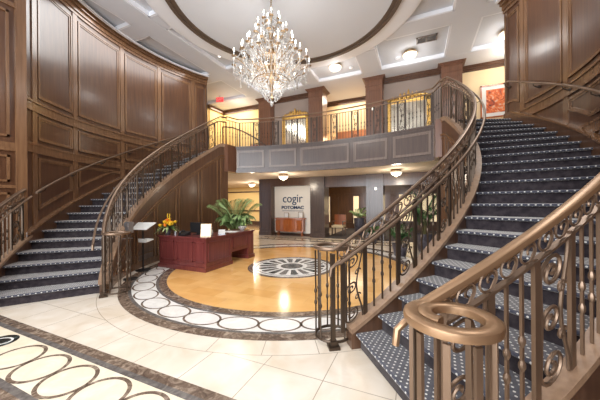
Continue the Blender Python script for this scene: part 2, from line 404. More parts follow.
# coffer beams with crown edges, whitened to paint light onto the recess sides
def beam(x0, x1, y0, y1):
    dz_ = 0.006 if y1 - y0 < 0.8 else 0.0
    ce.box(x0, x1, y0, y1, ZC + dz_, ZR + 0.02, 4)
    e = 0.05
    for a, b, c, d in ((x0 - e, x0, y0, y1), (x1, x1 + e, y0, y1), (x0, x1, y0 - e, y0), (x0, x1, y1, y1 + e)):
        ce.box(a, b, c, d, ZC + 0.012, ZR, 2)
for sx in (-1, 1):
    for a, b, c, d in ((3.75, 4.45, -6.9, 4.9), (0.92, 1.58, 3.12, 4.9), (1.98, 8, 2.2, 2.76), (3.33, 8, -0.92, -0.42), (1.6, 8, -4.0, -3.4), (0.92, 1.58, -9, -3.15)):
        x0, x1 = sorted((sx * a, sx * b)); beam(x0, x1, c, d)
ce.box(-12, 12, 4.62, 4.99, ZC - 0.004, ZR + 0.02, 4); ce.box(-12, 12, 4.57, 4.62, ZC + 0.012, ZR, 2)
ce.box(-12, 12, -9.7, -6.8, ZC - 0.004, ZR + 0.02, 4)
struct('ceiling', ce, [M['ceiling'], M['dome'], M['ceil_trim'], M['taupe'], M['beam']])
bc = MB(); bc.box(-14, 14, 4.99, 15, ZC - 0.003, ZC + 0.3); struct('ceiling_rear', bc, M['beam'])

# ------------------------------------------------------------------ curved panelled walls
RW = 5.36
def curved_wall(side, mir):
    w = MB()
    ta, tb = rad(-39.5), rad(25.2)
    w.arc(RW, RW + 0.15, ta, tb, 0, ZC + 0.05, 60, (0, CY), 0, True)
    # end return
    p0 = pol(RW, tb); 
    w.box(p0[0] + 0.02, p0[0] + 3.0, p0[1] - 0.12, p0[1] + 0.03, F2, ZC)
    def hb(z0, z1, d, mi=1, a=ta, b=tb): w.arc(RW - d, RW + 0.02, a, b, z0, z1, 60, (0, CY), mi, True)
    # crown
    hb(ZC - 0.30, ZC - 0.22, 0.03); hb(ZC - 0.22, ZC - 0.12, 0.06); hb(ZC - 0.12, ZC - 0.05, 0.12); hb(ZC - 0.05, ZC + 0.0, 0.17); w.arc(RW - 0.235, RW - 0.165, ta, tb, ZC - 0.035, ZC + 0.01, 60, (0, CY), 3, True)
    # belt courses
    hb(3.44, 3.50, 0.035); hb(3.50, 3.62, 0.018); hb(3.62, 3.66, 0.04)
    hb(2.60, 2.64, 0.03); hb(2.64, 2.76, 0.015); hb(2.76, 2.80, 0.03)
    step = rad(14.6); w0 = rad(-37.2)
    cen = [rad(q) for q in (-36.2, -24.0, -8.3, 5.5, 19.2)]
    def frame(a, b, z0f, z1f, t=0.035, d=0.028, mi=1):
        f0 = z0f if callable(z0f) else (lambda _: z0f); f1 = z1f if callable(z1f) else (lambda _: z1f)
        for tt, dd in ((t, d), (t * 2.1, d * 0.5)):
            w.arc(RW - dd, RW + 0.01, a, b, f0, lambda q: f0(q) + tt, 14, (0, CY), mi, True)
            w.arc(RW - dd, RW + 0.01, a, b, lambda q: f1(q) - tt, f1, 14, (0, CY), mi, True)
            e = tt / RW
            for u in (a, b - e): w.arc(RW - dd, RW + 0.01, u, u + e, f0, f1, 1, (0, CY), mi)
    sk = lambda q: min(nose(q) + 0.42, F2 + 0.42)
    for k, c0 in enumerate(cen):
        c1 = cen[k + 1] if k < 4 else tb
        # pilaster strips
        w.arc(RW - 0.02, RW + 0.01, c0 - 0.012, c0 + 0.012, 0, ZC - 0.3, 2, (0, CY), 1)
        if k == 4: 
            a, b = c0 + rad(0.9), tb - rad(0.5)
        else: a, b = c0 + rad(0.95), c1 - rad(0.95)
        if b - a < 0.03: continue
        m_ = (a + b) / 2
        frame(a, b, max(3.76, 0) if nose(b) + 0.35 < 3.76 else (lambda q: max(3.76, sk(q))), ZC - 0.42)
        if sk(a) < 3.25: frame(a, b, lambda q: min(max(2.88, sk(q)), 3.3), 3.38)
        if sk(a) < 2.4: frame(a, b, lambda q: min(sk(q), 2.44), 2.52)
    # stair skirt with cap along the wall
    w.arc(RO + 0.0, RW + 0.01, ta, TT, lambda q: max(nose(q) - 0.35, 0), lambda q: nose(q) + 0.15, 60, (0, CY), 2, True)
    w.arc(RO - 0.03, RW + 0.01, ta, TT, lambda q: nose(q) + 0.15, lambda q: nose(q) + 0.19, 60, (0, CY), 1, True)
    w.arc(RW - 0.03, RW + 0.01, TT, tb, F2, F2 + 0.2, 6, (0, CY), 2)
    o = tag(w.build('wall_' + side, [M['wood'], M['wood_trim'], M['stringer'], M['ceil_trim']], mirror=mir), kind='structure')
    return o
curved_wall('right_curved', False); curved_wall('left_curved', True)
# straight side walls in front of the curved ones
for side, sx in (('right_front', 1), ('left_front', -1)):
    w = MB(); xw = sx * 4.16
    def bx(d0, d1, y0, y1, z0, z1, mi):
        x0, x1 = sorted((xw - sx * d1, xw + sx * d0)); w.box(x0, x1, y0, y1, z0, z1, mi)
    bx(0.15, 0, -9.6, -3.30, 0, ZC, 0)
    bx(0.0, 0.06, -3.42, -3.27, 0, ZC - 0.2, 1)          # corner stile
    for z0, z1, d in ((ZC - 0.3, ZC - 0.15, 0.06), (ZC - 0.15, ZC, 0.14), (5.28, 5.36, 0.03), (2.56, 2.62, 0.04), (2.62, 2.72, 0.02), (1.86, 1.92, 0.03), (0, 0.2, 0.03)):
        bx(0, d, -9.6, -3.3, z0, z1, 1)
    for z0, z1 in ((0.3, 1.78), (1.98, 2.48), (2.82, 5.18), (5.46, 6.15)):
        for k in range(5):
            y1 = -3.5 - 1.25 * k; y0 = y1 - 1.1
            for a, b, c, d in ((y0, y1, z0, z0 + .04), (y0, y1, z1 - .04, z1), (y0, y0 + .04, z0, z1), (y1 - .04, y1, z0, z1)): bx(0, 0.03, a, b, c, d, 1)
    # short return joining the curved wall
    q = pol(RW + 0.05, rad(-39.5))
    struct('wall_' + side, w, [M['wood'], M['wood_trim']])
# assumed entrance front behind the camera: unseen, unglazed opening with mullions, added for light
w = MB(); w.box(-4.3, -3.5, -9.7, -9.5, 0, ZC); w.box(3.9, 4.3, -9.7, -9.5, 0, ZC); w.box(-3.5, 3.9, -9.7, -9.5, 6.1, ZC); w.box(-3.5, 3.9, -9.7, -9.5, 0, 0.12)
struct('wall_back', w, M['wood'])
w = MB()
for x in (-3.5, -2.0, -0.55, 0.9, 2.4, 3.84): w.box(x, x + 0.07, -9.66, -9.58, 0.12, 6.1)
for z in (2.4, 3.9): w.box(-3.5, 3.9, -9.66, -9.58, z, z + 0.07)
struct('window_1', w, M['iron_dark'])

# ------------------------------------------------------------------ balcony front
b = MB()
NB = 48; ta, tb = bal_t(3.28), bal_t(-3.28)
b.arc(BR - 0.06, BR + 0.1, ta, tb, SOF - 0.02, FT - 0.05, NB, BC, 0, True)
b.arc(BR - 0.12, BR + 0.16, ta, tb, FT - 0.05, FT, NB, BC, 0, True)
b.arc(BR - 0.09, BR, ta, tb, FT - 0.10, FT - 0.05, NB, BC, 0, True)
b.arc(BR - 0.10, BR, ta, tb, SOF - 0.03, SOF + 0.07, NB, BC, 0, True)
for x1, x0 in ((3.20, 2.19), (2.03, 0.97), (0.82, -0.90), (-1.06, -2.08), (-2.26, -3.24)):
    a, c = bal_t(x1), bal_t(x0); z0, z1 = SOF + 0.15, FT - 0.15
    for tt, dd in ((0.035, 0.03), (0.075, 0.014)):
        b.arc(BR - 0.06 - dd, BR, a, c, z0, z0 + tt, 8, BC, 1, True); b.arc(BR - 0.06 - dd, BR, a, c, z1 - tt, z1, 8, BC, 1, True)
        e = tt / BR
        for u in (a, c - e): b.arc(BR - 0.06 - dd, BR, u, u + e, z0, z1, 1, BC, 1)
for sx in (1, -1):   # end returns to the stair strings
    p = pol(RI, rad(26)); e_ = balp(3.26)
    x0, x1 = 3.24, p[0] + 0.03
    if sx < 0: x0, x1 = -x1, -x0
    b.box(x0, x1, p[1] - 0.14, e_[1] + 0.1, SOF - 0.02, FT, 2)
struct('wall_balcony', b, [M['fascia'], M['fascia_trim'], M['column']])

# ------------------------------------------------------------------ stairs
def make_stair(mir, label):
    base = pol((RI + RO) / 2, T0); sgn = -1 if mir else 1
    root = thing('curved_staircase', (sgn * base[0], base[1], 0), label, 'staircase')
    for k in range(1, NR + 1):
        a = T0 + (k - 1) * DT; z = k * H; last = k == NR
        r0, r1 = RI - 0.06, RO + 0.02
        aa = a - 0.000
        bb = a + DT + 0.012 if not last else a + 0.03
        s_ = MB()
        n_ = 3
        # riser block
        s_.arc(r0, r1, aa + 0.006, bb, z - H - 0.02 if k > 1 else 0.0, z - 0.035, 1, (0, CY), 1)
        # tread with bullnose: lists of (offset metres before the riser, z)
        prof = [(0.020, z - 0.036), (-0.012, z - 0.036), (-0.026, z - 0.028), (-0.030, z - 0.018), (-0.026, z - 0.007), (-0.014, z), (0.0, z)]
        V = []; U = []; acc = 0; prev = None
        for (d, zz) in prof:
            if prev: acc += math.hypot(d - prev[0], zz - prev[1])
            prev = (d, zz)
            for r in (r0, r1):
                V.append(pol(r, aa + d / r, zz)); U.append((r - 3.0, acc * 1.0 + 0.005))
        F = [(2 * i, 2 * i + 1, 2 * i + 3, 2 * i + 2) for i in range(len(prof) - 1)]
        o_ = len(V)
        for r in (r0, r1): V.append(pol(r, bb, z)); U.append((r - 3.0, acc + 0.005 + (bb - aa) * r))
        F.append((o_ - 2, o_ - 1, o_ + 1, o_))
        s_.add(V, F, 0, False, U)
        o = s_.build('step', [M['carpet'], M['carpet_plain']], root, mirror=mir)
    # inner string: curved panelled wall below the flight, cap on top
    te = rad(26.5); ts = T0 - rad(1.2)
    w = MB(); top = lambda q: min(nose(q), F2) + 0.05
    w.arc(RI - 0.12, RI - 0.0, ts, te, 0, top, 60, (0, CY), 0, True)
    w.build('inner_string', [M['stringer']], root, mirror=mir)
    w = MB(); w.arc(RI - 0.15, RI + 0.02, ts, te, top, lambda q: top(q) + 0.045, 60, (0, CY), 0, True)
    w.arc(RI - 0.145, RI - 0.1, ts, te, lambda q: top(q) - 0.06, top, 60, (0, CY), 0, True)
    w.build('string_cap', [M['cap']], root, mirror=mir)
    w = MB()
    lo = lambda q: max(top(q) - 0.36, 0.02)
    w.arc(RI - 0.15, RI - 0.1, ts + 0.05, te, lambda q: lo(q) - 0.05, lo, 60, (0, CY), 0, True)
    w.arc(RI - 0.135, RI - 0.1, ts + 0.1, te, lambda q: lo(q) - 0.13, lambda q: lo(q) - 0.09, 60, (0, CY), 0, True)
    w.arc(RI - 0.15, RI - 0.1, ts, te, 0, 0.16, 60, (0, CY), 0, True)
    for q in (-30, -17, -4, 9, 20):
        q = rad(q)
        for dq in (0, 0.035): w.arc(RI - 0.145, RI - 0.1, q + dq, q + dq + 0.011, 0.1, lambda t: lo(t) - 0.1, 1, (0, CY), 0)
        if q < rad(18):
            w.arc(RI - 0.14, RI - 0.1, q + 0.06, q + rad(13) - 0.02, 0.3, 0.33, 8, (0, CY), 0, True)
    w.build('string_moulding', [M['wood_trim']], root, mirror=mir)
    # outer string where the flight stands free of the wall
    w = MB(); w.arc(RO + 0.0, RO + 0.08, ts, rad(-38.5), 0, lambda q: nose(q) + 0.05, 16, (0, CY), 0, True)
    w.build('outer_string', [M['wood_dark']], root, mirror=mir)
    w = MB(); w.arc(RO - 0.015, RO + 0.10, ts, rad(-38.5), lambda q: nose(q) + 0.05, lambda q: nose(q) + 0.095, 16, (0, CY), 0, True)
    w.build('string_cap', [M['cap']], root, mirror=mir)
    return root
make_stair(False, 'right curved staircase with dotted navy carpet, sweeping up beside the camera')
make_stair(True, 'left curved staircase with grey-navy carpet, rising behind the reception desk')

# ------------------------------------------------------------------ railings
def spiral(cx, cz, r0, r1, a0, turns, n=26):
    return [(cx + (r0 + (r1 - r0) * i / n) * cos(a0 + turns * 2 * pi * i / n), 0, cz + (r0 + (r1 - r0) * i / n) * sin(a0 + turns * 2 * pi * i / n)) for i in range(n + 1)]
def sheared(mb, slope):
    mb.v = [(x, y, z + slope * x) for x, y, z in mb.v]; return mb
def baluster_mesh(h, name='baluster', mt_=None):
    b = MB(); r = 0.0075
    b.box(-r, r, -r, r, 0, h)
    zm = h * 0.52
    for z in (zm, zm - 0.13):
        b.lathe([(0.009, -0.03), (0.017, -0.012), (0.018, 0), (0.017, 0.012), (0.009, 0.03)], (0, 0, z), 8)
    return b.mesh(name, mt_ or M['iron'])
def post_mesh(h, w_=0.042, mt_=None):
    b = MB(); b.box(-w_ / 2, w_ / 2, -0.011, 0.011, 0, h); return b.mesh('post', mt_ or M['iron'])
def scroll_mesh(h, w_, slope, mt_=None):
    b = MB(); r = 0.0085 if w_ < 0.25 else 0.0105; a = w_ / 2; R1 = w_ * 0.37; R2 = w_ * 0.30
    b.tube(spiral(-a + R1 + 0.008, R1 + 0.03, R1, 0.012, rad(180), 1.75), r, 6)
    b.tube(spiral(-a + R2 + 0.014, h * 0.50, R2, 0.01, rad(180), -1.6), r, 6)
    b.tube(spiral(-a + R1 + 0.008, h - R1 - 0.03, R1, 0.012, rad(180), -1.75), r, 6)
    b.tube([(-a + 0.008, 0, R1 + 0.03), (-a + 0.012, 0, h * 0.3), (-a + 0.016, 0, h * 0.5)], r, 6)
    b.tube([(-a + 0.016, 0, h * 0.5), (-a + 0.012, 0, h * 0.7), (-a + 0.008, 0, h - R1 - 0.03)], r, 6)
    pts = [(a - 0.012 - 0.035 * (1 - cos(2 * pi * i / 20)), 0, 0.01 + (h - 0.02) * i / 20) for i in range(21)]
    b.tube(pts, r, 6)
    for z in (h * 0.33, h * 0.67):
        b.tube(spiral(a - 0.07, z, 0.034, 0.008, rad(0), 1.3, 18), r * 0.85, 5)
    return sheared(b, slope).mesh('scroll_panel', mt_ or M['iron'])
def frieze_mesh(rr, slope):
    b = MB(); b.tube([p for p in spiral(0, 0, rr, rr, 0, 0.8, 22)] + spiral(rr * 0.25, 0, rr * 0.72, rr * 0.3, rad(-72 + 0), 0.8, 10)[2:], 0.0065, 5)
    b.tube(spiral(0, 0, rr, rr, rad(-75), 0.25, 6), 0.0065, 5)
    return sheared(b, slope).mesh('frieze_scroll', M['rail'])
HP = [(-0.030, -0.012), (-0.034, 0.004), (-0.028, 0.022), (-0.012, 0.032), (0.012, 0.032), (0.028, 0.022), (0.034, 0.004), (0.030, -0.012), (0.018, -0.024), (-0.018, -0.024)]
def scaleprof(P, k): return [(u * k, w * k) for u, w in P]
FP = [(-0.031, -0.016), (-0.033, 0.0), (-0.030, 0.016), (-0.022, 0.022), (0.022, 0.022), (0.030, 0.016), (0.033, 0.0), (0.031, -0.016), (0.022, -0.020), (-0.022, -0.020)]
FLAT = [(-0.018, -0.008), (-0.018, 0.008), (0.018, 0.008), (0.018, -0.008)]

def stair_rail(mir, outer, label):
    sg = -1 if mir else 1
    R = RO + 0.04 if outer else RI - 0.065
    te = rad(-39.8) if outer else rad(26.5)
    ts = rad(-57.5)
    RH = 1.03
    zt = lambda q: max(min(nose(q), F2 + 0.02) + RH, 1.03)
    zb = lambda q: min(nose(q), F2) + 0.095
    vr = 0.158 if outer else 0.19
    off = vr if outer else -vr
    vc = pol(R + off, ts)
    mat_rail = M['rail_gold'] if outer and not mir else M['rail']
    root = thing('stair_railing', (sg * vc[0], vc[1], 0), label, 'railing')
    n = 10 if outer else 60
    path = [pol(R, ts + (te - ts) * i / n, zt(ts + (te - ts) * i / n)) for i in range(n + 1)][::-1]
    # blend the foot of the rail to level, then the volute
    path = [(p[0], p[1], max(p[2], 1.055)) for p in path]
    # radial unit at ts (from volute centre towards rail line)
    ru = Vector((cos(ts), sin(ts), 0)) * (-1 if outer else 1)
    tv = Vector((sin(ts), -cos(ts), 0))     # direction of travel downwards
    vpath = []
    for i in range(1, 41):
        fr = i / 40; a = fr * 2 * pi * (1.32 if outer else 1.0); r = vr * (1 - (0.50 if outer else 0.0) * max(0, fr - 0.5) / 0.5)
        p = Vector(vc) + ru * (r * cos(a)) + tv * (r * sin(a)); vpath.append((p.x, p.y, 1.045))
    kk = 1.0 if outer else 0.72
    h = MB(); h.sweep(path + vpath, FP if outer else scaleprof(HP, kk * 1.05)); h.build('handrail', mat_rail, root, mirror=mir)
    # second rail under the frieze
    fz = 0.155
    h = MB(); h.sweep([(x, y, z - fz) for x, y, z in path], FLAT); h.build('frieze_rail', M['rail'], root, mirror=mir)
    slope = H / (R * DT)
    hb = RH - fz - 0.095
    MO = M['rail'] if outer and not mir else None; me_b = baluster_mesh(hb, 'baluster', MO); me_p = post_mesh(hb + 0.02, 0.042, MO); mi_ = M['rail'] if outer and not mir else M['iron']; me_s = scroll_mesh(hb, 0.26 if outer else 0.22, slope, mi_); me_f = frieze_mesh(0.054, slope * 0.9)
    me_s0 = scroll_mesh(hb, 0.21, 0)
    def ang(q):
        dx, dy = -sin(q), cos(q); return atan2(dy, sg * dx)
    def place(name, me, q, z):
        x, y, _ = pol(R, q); return inst(name, me, root, (sg * x, y, z), ang(q))
    # bottom module sequence
    L = (te - ts) * R; s = 0.06
    seq = ['p', 's', 'p', 'b', 'b', 'b'] if not outer else ['p', 's', 'p', 'b', 'b']
    gap = {'ps': 0.15 if outer else 0.13, 'sp': 0.15 if outer else 0.13, 'pb': 0.105, 'bb': 0.105, 'bp': 0.105}
    i = 0; prev = None
    while s < L - 0.02:
        k = seq[i % len(seq)]; q = ts + s / R
        if k == 'p': place('post', me_p, q, zb(q) - 0.01)
        elif k == 'b': place('baluster', me_b, q, zb(q))
        else: place('scroll_panel', me_s if q < TT else me_s0, q, zb(q))
        nx = seq[(i + 1) % len(seq)]; s += gap[k + nx]; i += 1
    s = 0.08
    while s < L - 0.04:
        q = ts + s / R; place('frieze_scroll', me_f, q, zt(q) - fz / 2 - 0.005); s += 0.135
    # newel cage under the volute
    nb_ = 9; hn = 1.02 - 0.07
    me_n = baluster_mesh(hn, 'newel_baluster') if not outer else None
    if outer:
        g = MB(); g.box(-0.013, 0.013, -0.008, 0.008, 0, hn); me_n = g.mesh('newel_baluster', M['rail'])
    for i in range(nb_):
        a = 2 * pi * (i + 0.5) / nb_ * 0.98; p = Vector(vc) + ru * (vr * cos(a)) + tv * (vr * sin(a))
        inst('newel_baluster', me_n, root, (sg * p.x, p.y, 0.055), atan2(tv.y, sg * tv.x) + sg * a)
    g = MB(); g.tube(ring_pts((0, 0), vr, vr, 28), 0.016, 6, True); inst('newel_ring', g.mesh('newel_ring', M['iron']), root, (sg * vc[0], vc[1], 0.06))
    g = MB(); g.box(-0.02, 0.02, -0.02, 0.02, 0.02, 1.0); g.box(-0.06, 0.06, -0.06, 0.06, 0, 0.03); g.box(-0.035, 0.035, -0.035, 0.035, 0.03, 0.08)
    q = ts - 0.012; p = pol(R + (-0.0 if outer else 0.0), q); inst('newel_post', g.mesh('newel_post', M['iron']), root, (sg * p[0], p[1], 0), ang(q))
    # secondary grab rail on the stair side, with its turned-down end
    Rg = R + (-0.11 if outer else 0.13); off_ = -0.13
    gp = [pol(Rg, ts + (te - ts) * i / n, zt(ts + (te - ts) * i / n) + off_) for i in range(n + 1)][::-1]
    gp = [(p[0], p[1], max(p[2], 0.9)) for p in gp]
    e0 = Vector(gp[-1]); gp += [tuple(e0 + tv * 0.05 + Vector((0, 0, -0.01))), tuple(e0 + tv * 0.10 + Vector((0, 0, -0.05))), tuple(e0 + tv * 0.11 + Vector((0, 0, -0.13)))]
    g = MB(); g.tube(gp, 0.019, 8); g.build('grab_rail', mat_rail, root, mirror=mir)
    q = ts + 0.06
    while q < te:
        g = MB(); a = Vector(pol(R, q, zt(q) - fz)); c = Vector(pol(Rg, q, zt(q) + off_ - 0.015)); m_ = Vector(pol(Rg, q, zt(q) + off_ - 0.05))
        g.tube([a, (a + m_) / 2 + Vector((0, 0, -0.03)), m_, c], 0.007, 5); q += 0.9 / R
        g.build('grab_rail_bracket', M['iron'], root, mirror=mir)
    return root
stair_rail(False, False, 'ornate bronze railing on the inner side of the right staircase')
stair_rail(True, False, 'ornate bronze railing on the inner side of the left staircase')
stair_rail(False, True, 'bronze railing ending in a large scroll, in the lower right foreground')
stair_rail(True, True, 'short outer railing at the foot of the left staircase, by the left frame edge')

# balcony railing
def balcony_rail():
    ztop = 4.63
    root = thing('balcony_railing', (0, balp(0)[1] + 0.03, FT), 'wrought iron railing along the curved upper balcony front', 'railing')
    pts = []
    for sx in (1,):
        a = pol(RI - 0.065, rad(26.5), ztop)
        pts = [a] + [balp(x, ztop, 0.03) for x in [3.22 - 6.44 * k / 48 for k in range(49)]] + [(-a[0], a[1], ztop)]
    h = MB(); h.sweep(pts, scaleprof(HP, 0.75)); h.build('handrail', M['rail'], root)
    h = MB(); h.sweep([(x, y, z - 0.12) for x, y, z in pts], FLAT); h.build('frieze_rail', M['rail'], root)
    hb = ztop - 0.12 - FT
    ID = M['iron_dark']; mb_, mp_, ms_ = baluster_mesh(hb, 'baluster', ID), post_mesh(hb, 0.042, ID), scroll_mesh(hb, 0.17, 0, ID)
    s = 3.22; seq = ['p', 's', 'p', 'b', 'b', 'b', 'b']; gap = {'ps': 0.105, 'sp': 0.105, 'pb': 0.10, 'bb': 0.10, 'bp': 0.10}; i = 0
    while s > -3.24:
        k = seq[i % 7]; t = bal_t(s); x, y, _ = balp(s, 0, 0.03)
        inst({'p': 'post', 's': 'scroll_panel', 'b': 'baluster'}[k], {'p': mp_, 's': ms_, 'b': mb_}[k], root, (x, y, FT), t + pi / 2)
        s -= gap[k + seq[(i + 1) % 7]]; i += 1
    for sx in (1, -1):
        a = Vector(pol(RI - 0.065, rad(26.5), 0)); a.x *= sx; c = Vector(balp(3.22, 0, 0.03)); c.x *= sx
        for f in (0.25, 0.5, 0.75):
            p = a.lerp(c, f); inst('baluster', mb_, root, (p.x, p.y, FT), 0)
balcony_rail()

# wall handrails
for mir, lab in ((False, 'bronze handrail bracketed to the curved right wall above the stairs'), (True, 'bronze handrail bracketed to the curved left wall above the stairs')):
    sg = -1 if mir else 1; R = RW - 0.13
    a, c = rad(-38), rad(23.5); root = thing('wall_handrail', (sg * pol(R, a)[0], pol(R, a)[1], 0), lab, 'handrail')
    hz = lambda q: min(nose(q), F2) + 0.9
    pts = [pol(R, a + (c - a) * i / 50, hz(a + (c - a) * i / 50)) for i in range(51)]
    g = MB(); g.sweep(pts[::-1], scaleprof(HP, 0.75)); g.build('rail', M['rail'], root, mirror=mir)
    q = a + 0.05
    while q < c:
        g = MB(); z = hz(q); g.tube([pol(RW - 0.01, q, z - 0.1), pol(RW - 0.07, q, z - 0.1), pol(R, q, z - 0.06), pol(R, q, z - 0.015)], 0.009, 6)
        g.lathe([(0.03, -0.02), (0.03, 0.02)], pol(RW - 0.02, q, z - 0.1), 10)
        g.build('bracket', M['iron_dark'], root, mirror=mir); q += 0.17

# ------------------------------------------------------------------ columns, both storeys
def column(x, z0, z1, mat_, lab, w_=0.66, y=5.1, cap=True):
    root = thing('column', (x, y + w_ / 2, z0), lab, 'column')
    g = MB(); g.box(x - w_ / 2, x + w_ / 2, y, y + w_, z0, z1); 
    g.build('shaft', mat_, root)
    if cap:
        g = MB()
        for k, (d, h0, h1) in enumerate(((0.02, 0.34, 0.30), (0.03, 0.12, 0.07), (0.07, 0.07, 0.03), (0.11, 0.03, 0.0))):
            g.box(x - w_ / 2 - d, x + w_ / 2 + d, y - d, y + w_ + d, z1 - h0, z1 - h1 - 0.002)
        g.build('capital', mat_, root)
    g = MB(); g.box(x - w_ / 2 - 0.02, x + w_ / 2 + 0.02, y - 0.02, y + w_, z0, z0 + 0.18); g.build('plinth', mat_, root)
    g = MB(); t = 0.03; a, b_, c, d = x - w_ / 2 + 0.09, x + w_ / 2 - 0.09, z0 + 0.3, z1 - 0.5
    for e in ((a, b_, c, c + t), (a, b_, d - t, d), (a, a + t, c, d), (b_ - t, b_, c, d)): g.box(e[0], e[1], y - 0.015, y, e[2], e[3])
    g.build('panel_moulding', mat_, root)
    return root
for x, n1 in ((-3.85, 'far left upper column, behind the chandelier left edge'), (-1.25, 'upper brown column just right of the left gilt mirror'), (1.25, 'upper brown column just left of the right gilt mirror'), (3.98, 'rightmost upper column, behind the top of the right stair railing')):
    column(x, F2, ZC, M['column'], n1)
for x, n1, m_ in ((-3.85, 'dark wood ground floor column left of the white sign wall', M['wood_dark']), (-1.2, 'grey-brown ground floor column right of the white sign wall', M['grey_panel']),
                  (1.25, 'blue-grey ground floor column between the two lounge openings', M['grey_panel']), (3.98, 'ground floor column behind the right stair railing and palms', M['grey_panel'])):
    column(x, 0, SOF, m_, n1, cap=False)

# ------------------------------------------------------------------ rear walls, lower storey
w = MB(); w.box(-3.53, -1.5, 5.45, 5.6, 0, SOF, 0); struct('wall_sign', w, M['white'])
w = MB(); w.box(-3.55, -1.5, 5.12, 5.44, 2.32, SOF, 0); w.box(-0.9, 0.95, 5.2, 5.5, 2.24, SOF, 0); w.box(1.55, 3.7, 5.2, 5.5, 2.24, SOF, 0); w.box(4.3, 9, 5.2, 5.5, 2.24, SOF, 0)
w.box(-3.53, -1.5, 5.42, 5.46, 0, 0.12, 0)
w.box(-0.92, 0.94, 5.17, 5.2, 2.2, 2.26, 0); w.box(1.55, 3.7, 5.17, 5.2, 2.2, 2.26, 0)
struct('trim_1', w, M['wood_dark'])
w = MB(); w.box(-14, -3.0, 10.2, 10.4, 0, SOF); struct('wall_rear_left', w, M['yellow'])
w = MB(); w.box(-14, -3.0, 10.14, 10.2, 2.30, 2.38); w.box(-14, -3.0, 10.14, 10.2, 0.95, 1.03); w.box(-14, -3.0, 10.16, 10.2, 0, 0.25); struct('trim_2', w, M['wood_dark'])
w = MB(); w.box(-3.2, -3.05, 5.8, 10.2, 0, SOF); struct('wall_rear_left_side', w, M['yellow'])
w = MB(); w.box(-12.0, -11.8, 2.2, 10.2, 0, ZC); w.box(11.8, 12.0, 2.2, 14, 0, ZC); struct('wall_far_sides', w, M['cream'])
# lounge beyond the openings: wood panelling and lit blinds
w = MB(); w.box(-3.0, 12, 9.8, 10.0, 0, SOF, 0)
for x in (-1.6, -0.5, 0.6, 1.6): 
    for a, b_, c, d in ((x, x + 0.95, 0.3, 0.34), (x, x + 0.95, 1.9, 1.94), (x, x + 0.04, 0.3, 1.94), (x + 0.91, x + 0.95, 0.3, 1.94)): w.box(a, b_, 9.77, 9.8, c, d, 0)
w.box(-3.0, 12, 9.74, 9.8, 2.05, 2.12, 0)
struct('wall_lounge', w, M['wood'])
for i, (a, b_, y, z0, z1) in enumerate(((-2.55, -2.05, 9.7, 0.35, 1.9), (-0.62, -0.30, 9.7, 0.3, 1.9), (0.15, 0.95, 9.7, 0.3, 1.85), (1.9, 2.7, 9.7, 0.5, 1.95), (3.0, 3.8, 9.7, 0.5, 1.95))):
    w = MB(); w.box(a, b_, y, y + 0.04, z0, z1, 0)
    for x in (a - 0.04, b_): w.box(x, x + 0.04, y - 0.03, y + 0.04, z0 - 0.04, z1 + 0.04, 1)
    w.box(a, b_, y - 0.03, y + 0.04, z1, z1 + 0.04, 1); w.box(a, b_, y - 0.03, y + 0.04, z0 - 0.04, z0, 1)
    struct('window_%d' % (i + 2), w, [M['glow_room'], M['wood_dark']])

# ------------------------------------------------------------------ rear walls, upper storey
w = MB(); w.box(-3.53, -1.57, 5.5, 5.65, F2, ZC); w.box(1.57, 3.66, 5.5, 5.65, F2, ZC); struct('wall_upper_mirrors', w, M['mauve'])
w = MB(); w.box(4.3, 12, 5.75, 5.9, F2, ZC); struct('wall_upper_right', w, M['cream'])
w = MB(); w.box(-6.9, -4.1, 5.75, 5.9, F2, ZC, 0); w.box(-7.0, -6.85, 4.7, 5.9, F2, ZC, 0); w.box(-12, -6.9, 4.6, 4.75, F2, ZC, 0); struct('wall_upper_left', w, M['yellow'])
w = MB(); w.box(-1.6, 1.6, 7.0, 7.15, 5.05, ZC, 0); w.box(-1.75, -1.575, 5.66, 12, F2, ZC, 0); w.box(1.575, 1.75, 5.66, 12, F2, ZC, 0); struct('wall_upper_middle', w, M['cream'])
w = MB(); w.box(-1.6, 1.6, 9.5, 9.65, F2, ZC, 0)
for k in range(22): w.box(-1.55 + 0.14 * k, -1.49 + 0.14 * k, 9.46, 9.5, F2, 5.2, 0)
struct('wall_upper_rear', w, M['curtain'])
def crown(mb, x0, x1, y, z=ZC, mi=0):
    mb.box(x0, x1, y - 0.04, y, z - 0.2, z - 0.12, mi); mb.box(x0, x1, y - 0.09, y, z - 0.12, z - 0.05, mi); mb.box(x0, x1, y - 0.14, y, z - 0.05, z, mi)
w = MB(); crown(w, -3.53, -1.57, 5.5); crown(w, 1.57, 3.66, 5.5); crown(w, 4.3, 12, 5.75); crown(w, -6.85, -4.1, 5.75); crown(w, -12, -6.9, 4.6); crown(w, -1.6, 1.6, 7.0)
w.box(-6.85, -6.75, 4.6, 5.75, ZC - 0.18, ZC)
struct('trim_3', w, M['wood'])
# dark sloping handrail in the passage left of the balcony
g = MB(); g.tube([(-6.2, 4.9, 5.42), (-5.6, 4.9, 5.32), (-4.9, 4.9, 5.02), (-4.2, 4.9, 4.62), (-3.7, 4.9, 4.25), (-3.6, 4.9, 3.9)], 0.035, 8)
for x, z in ((-6.2, 5.42), (-5.3, 5.2), (-4.5, 4.8), (-3.62, 4.1)): g.box(x - 0.015, x + 0.015, 4.885, 4.915, F2, z)
tag(g.build('sloping_handrail', M['wood_dark']), 'dark sloping handrail seen through the left end of the balcony railing', 'handrail')

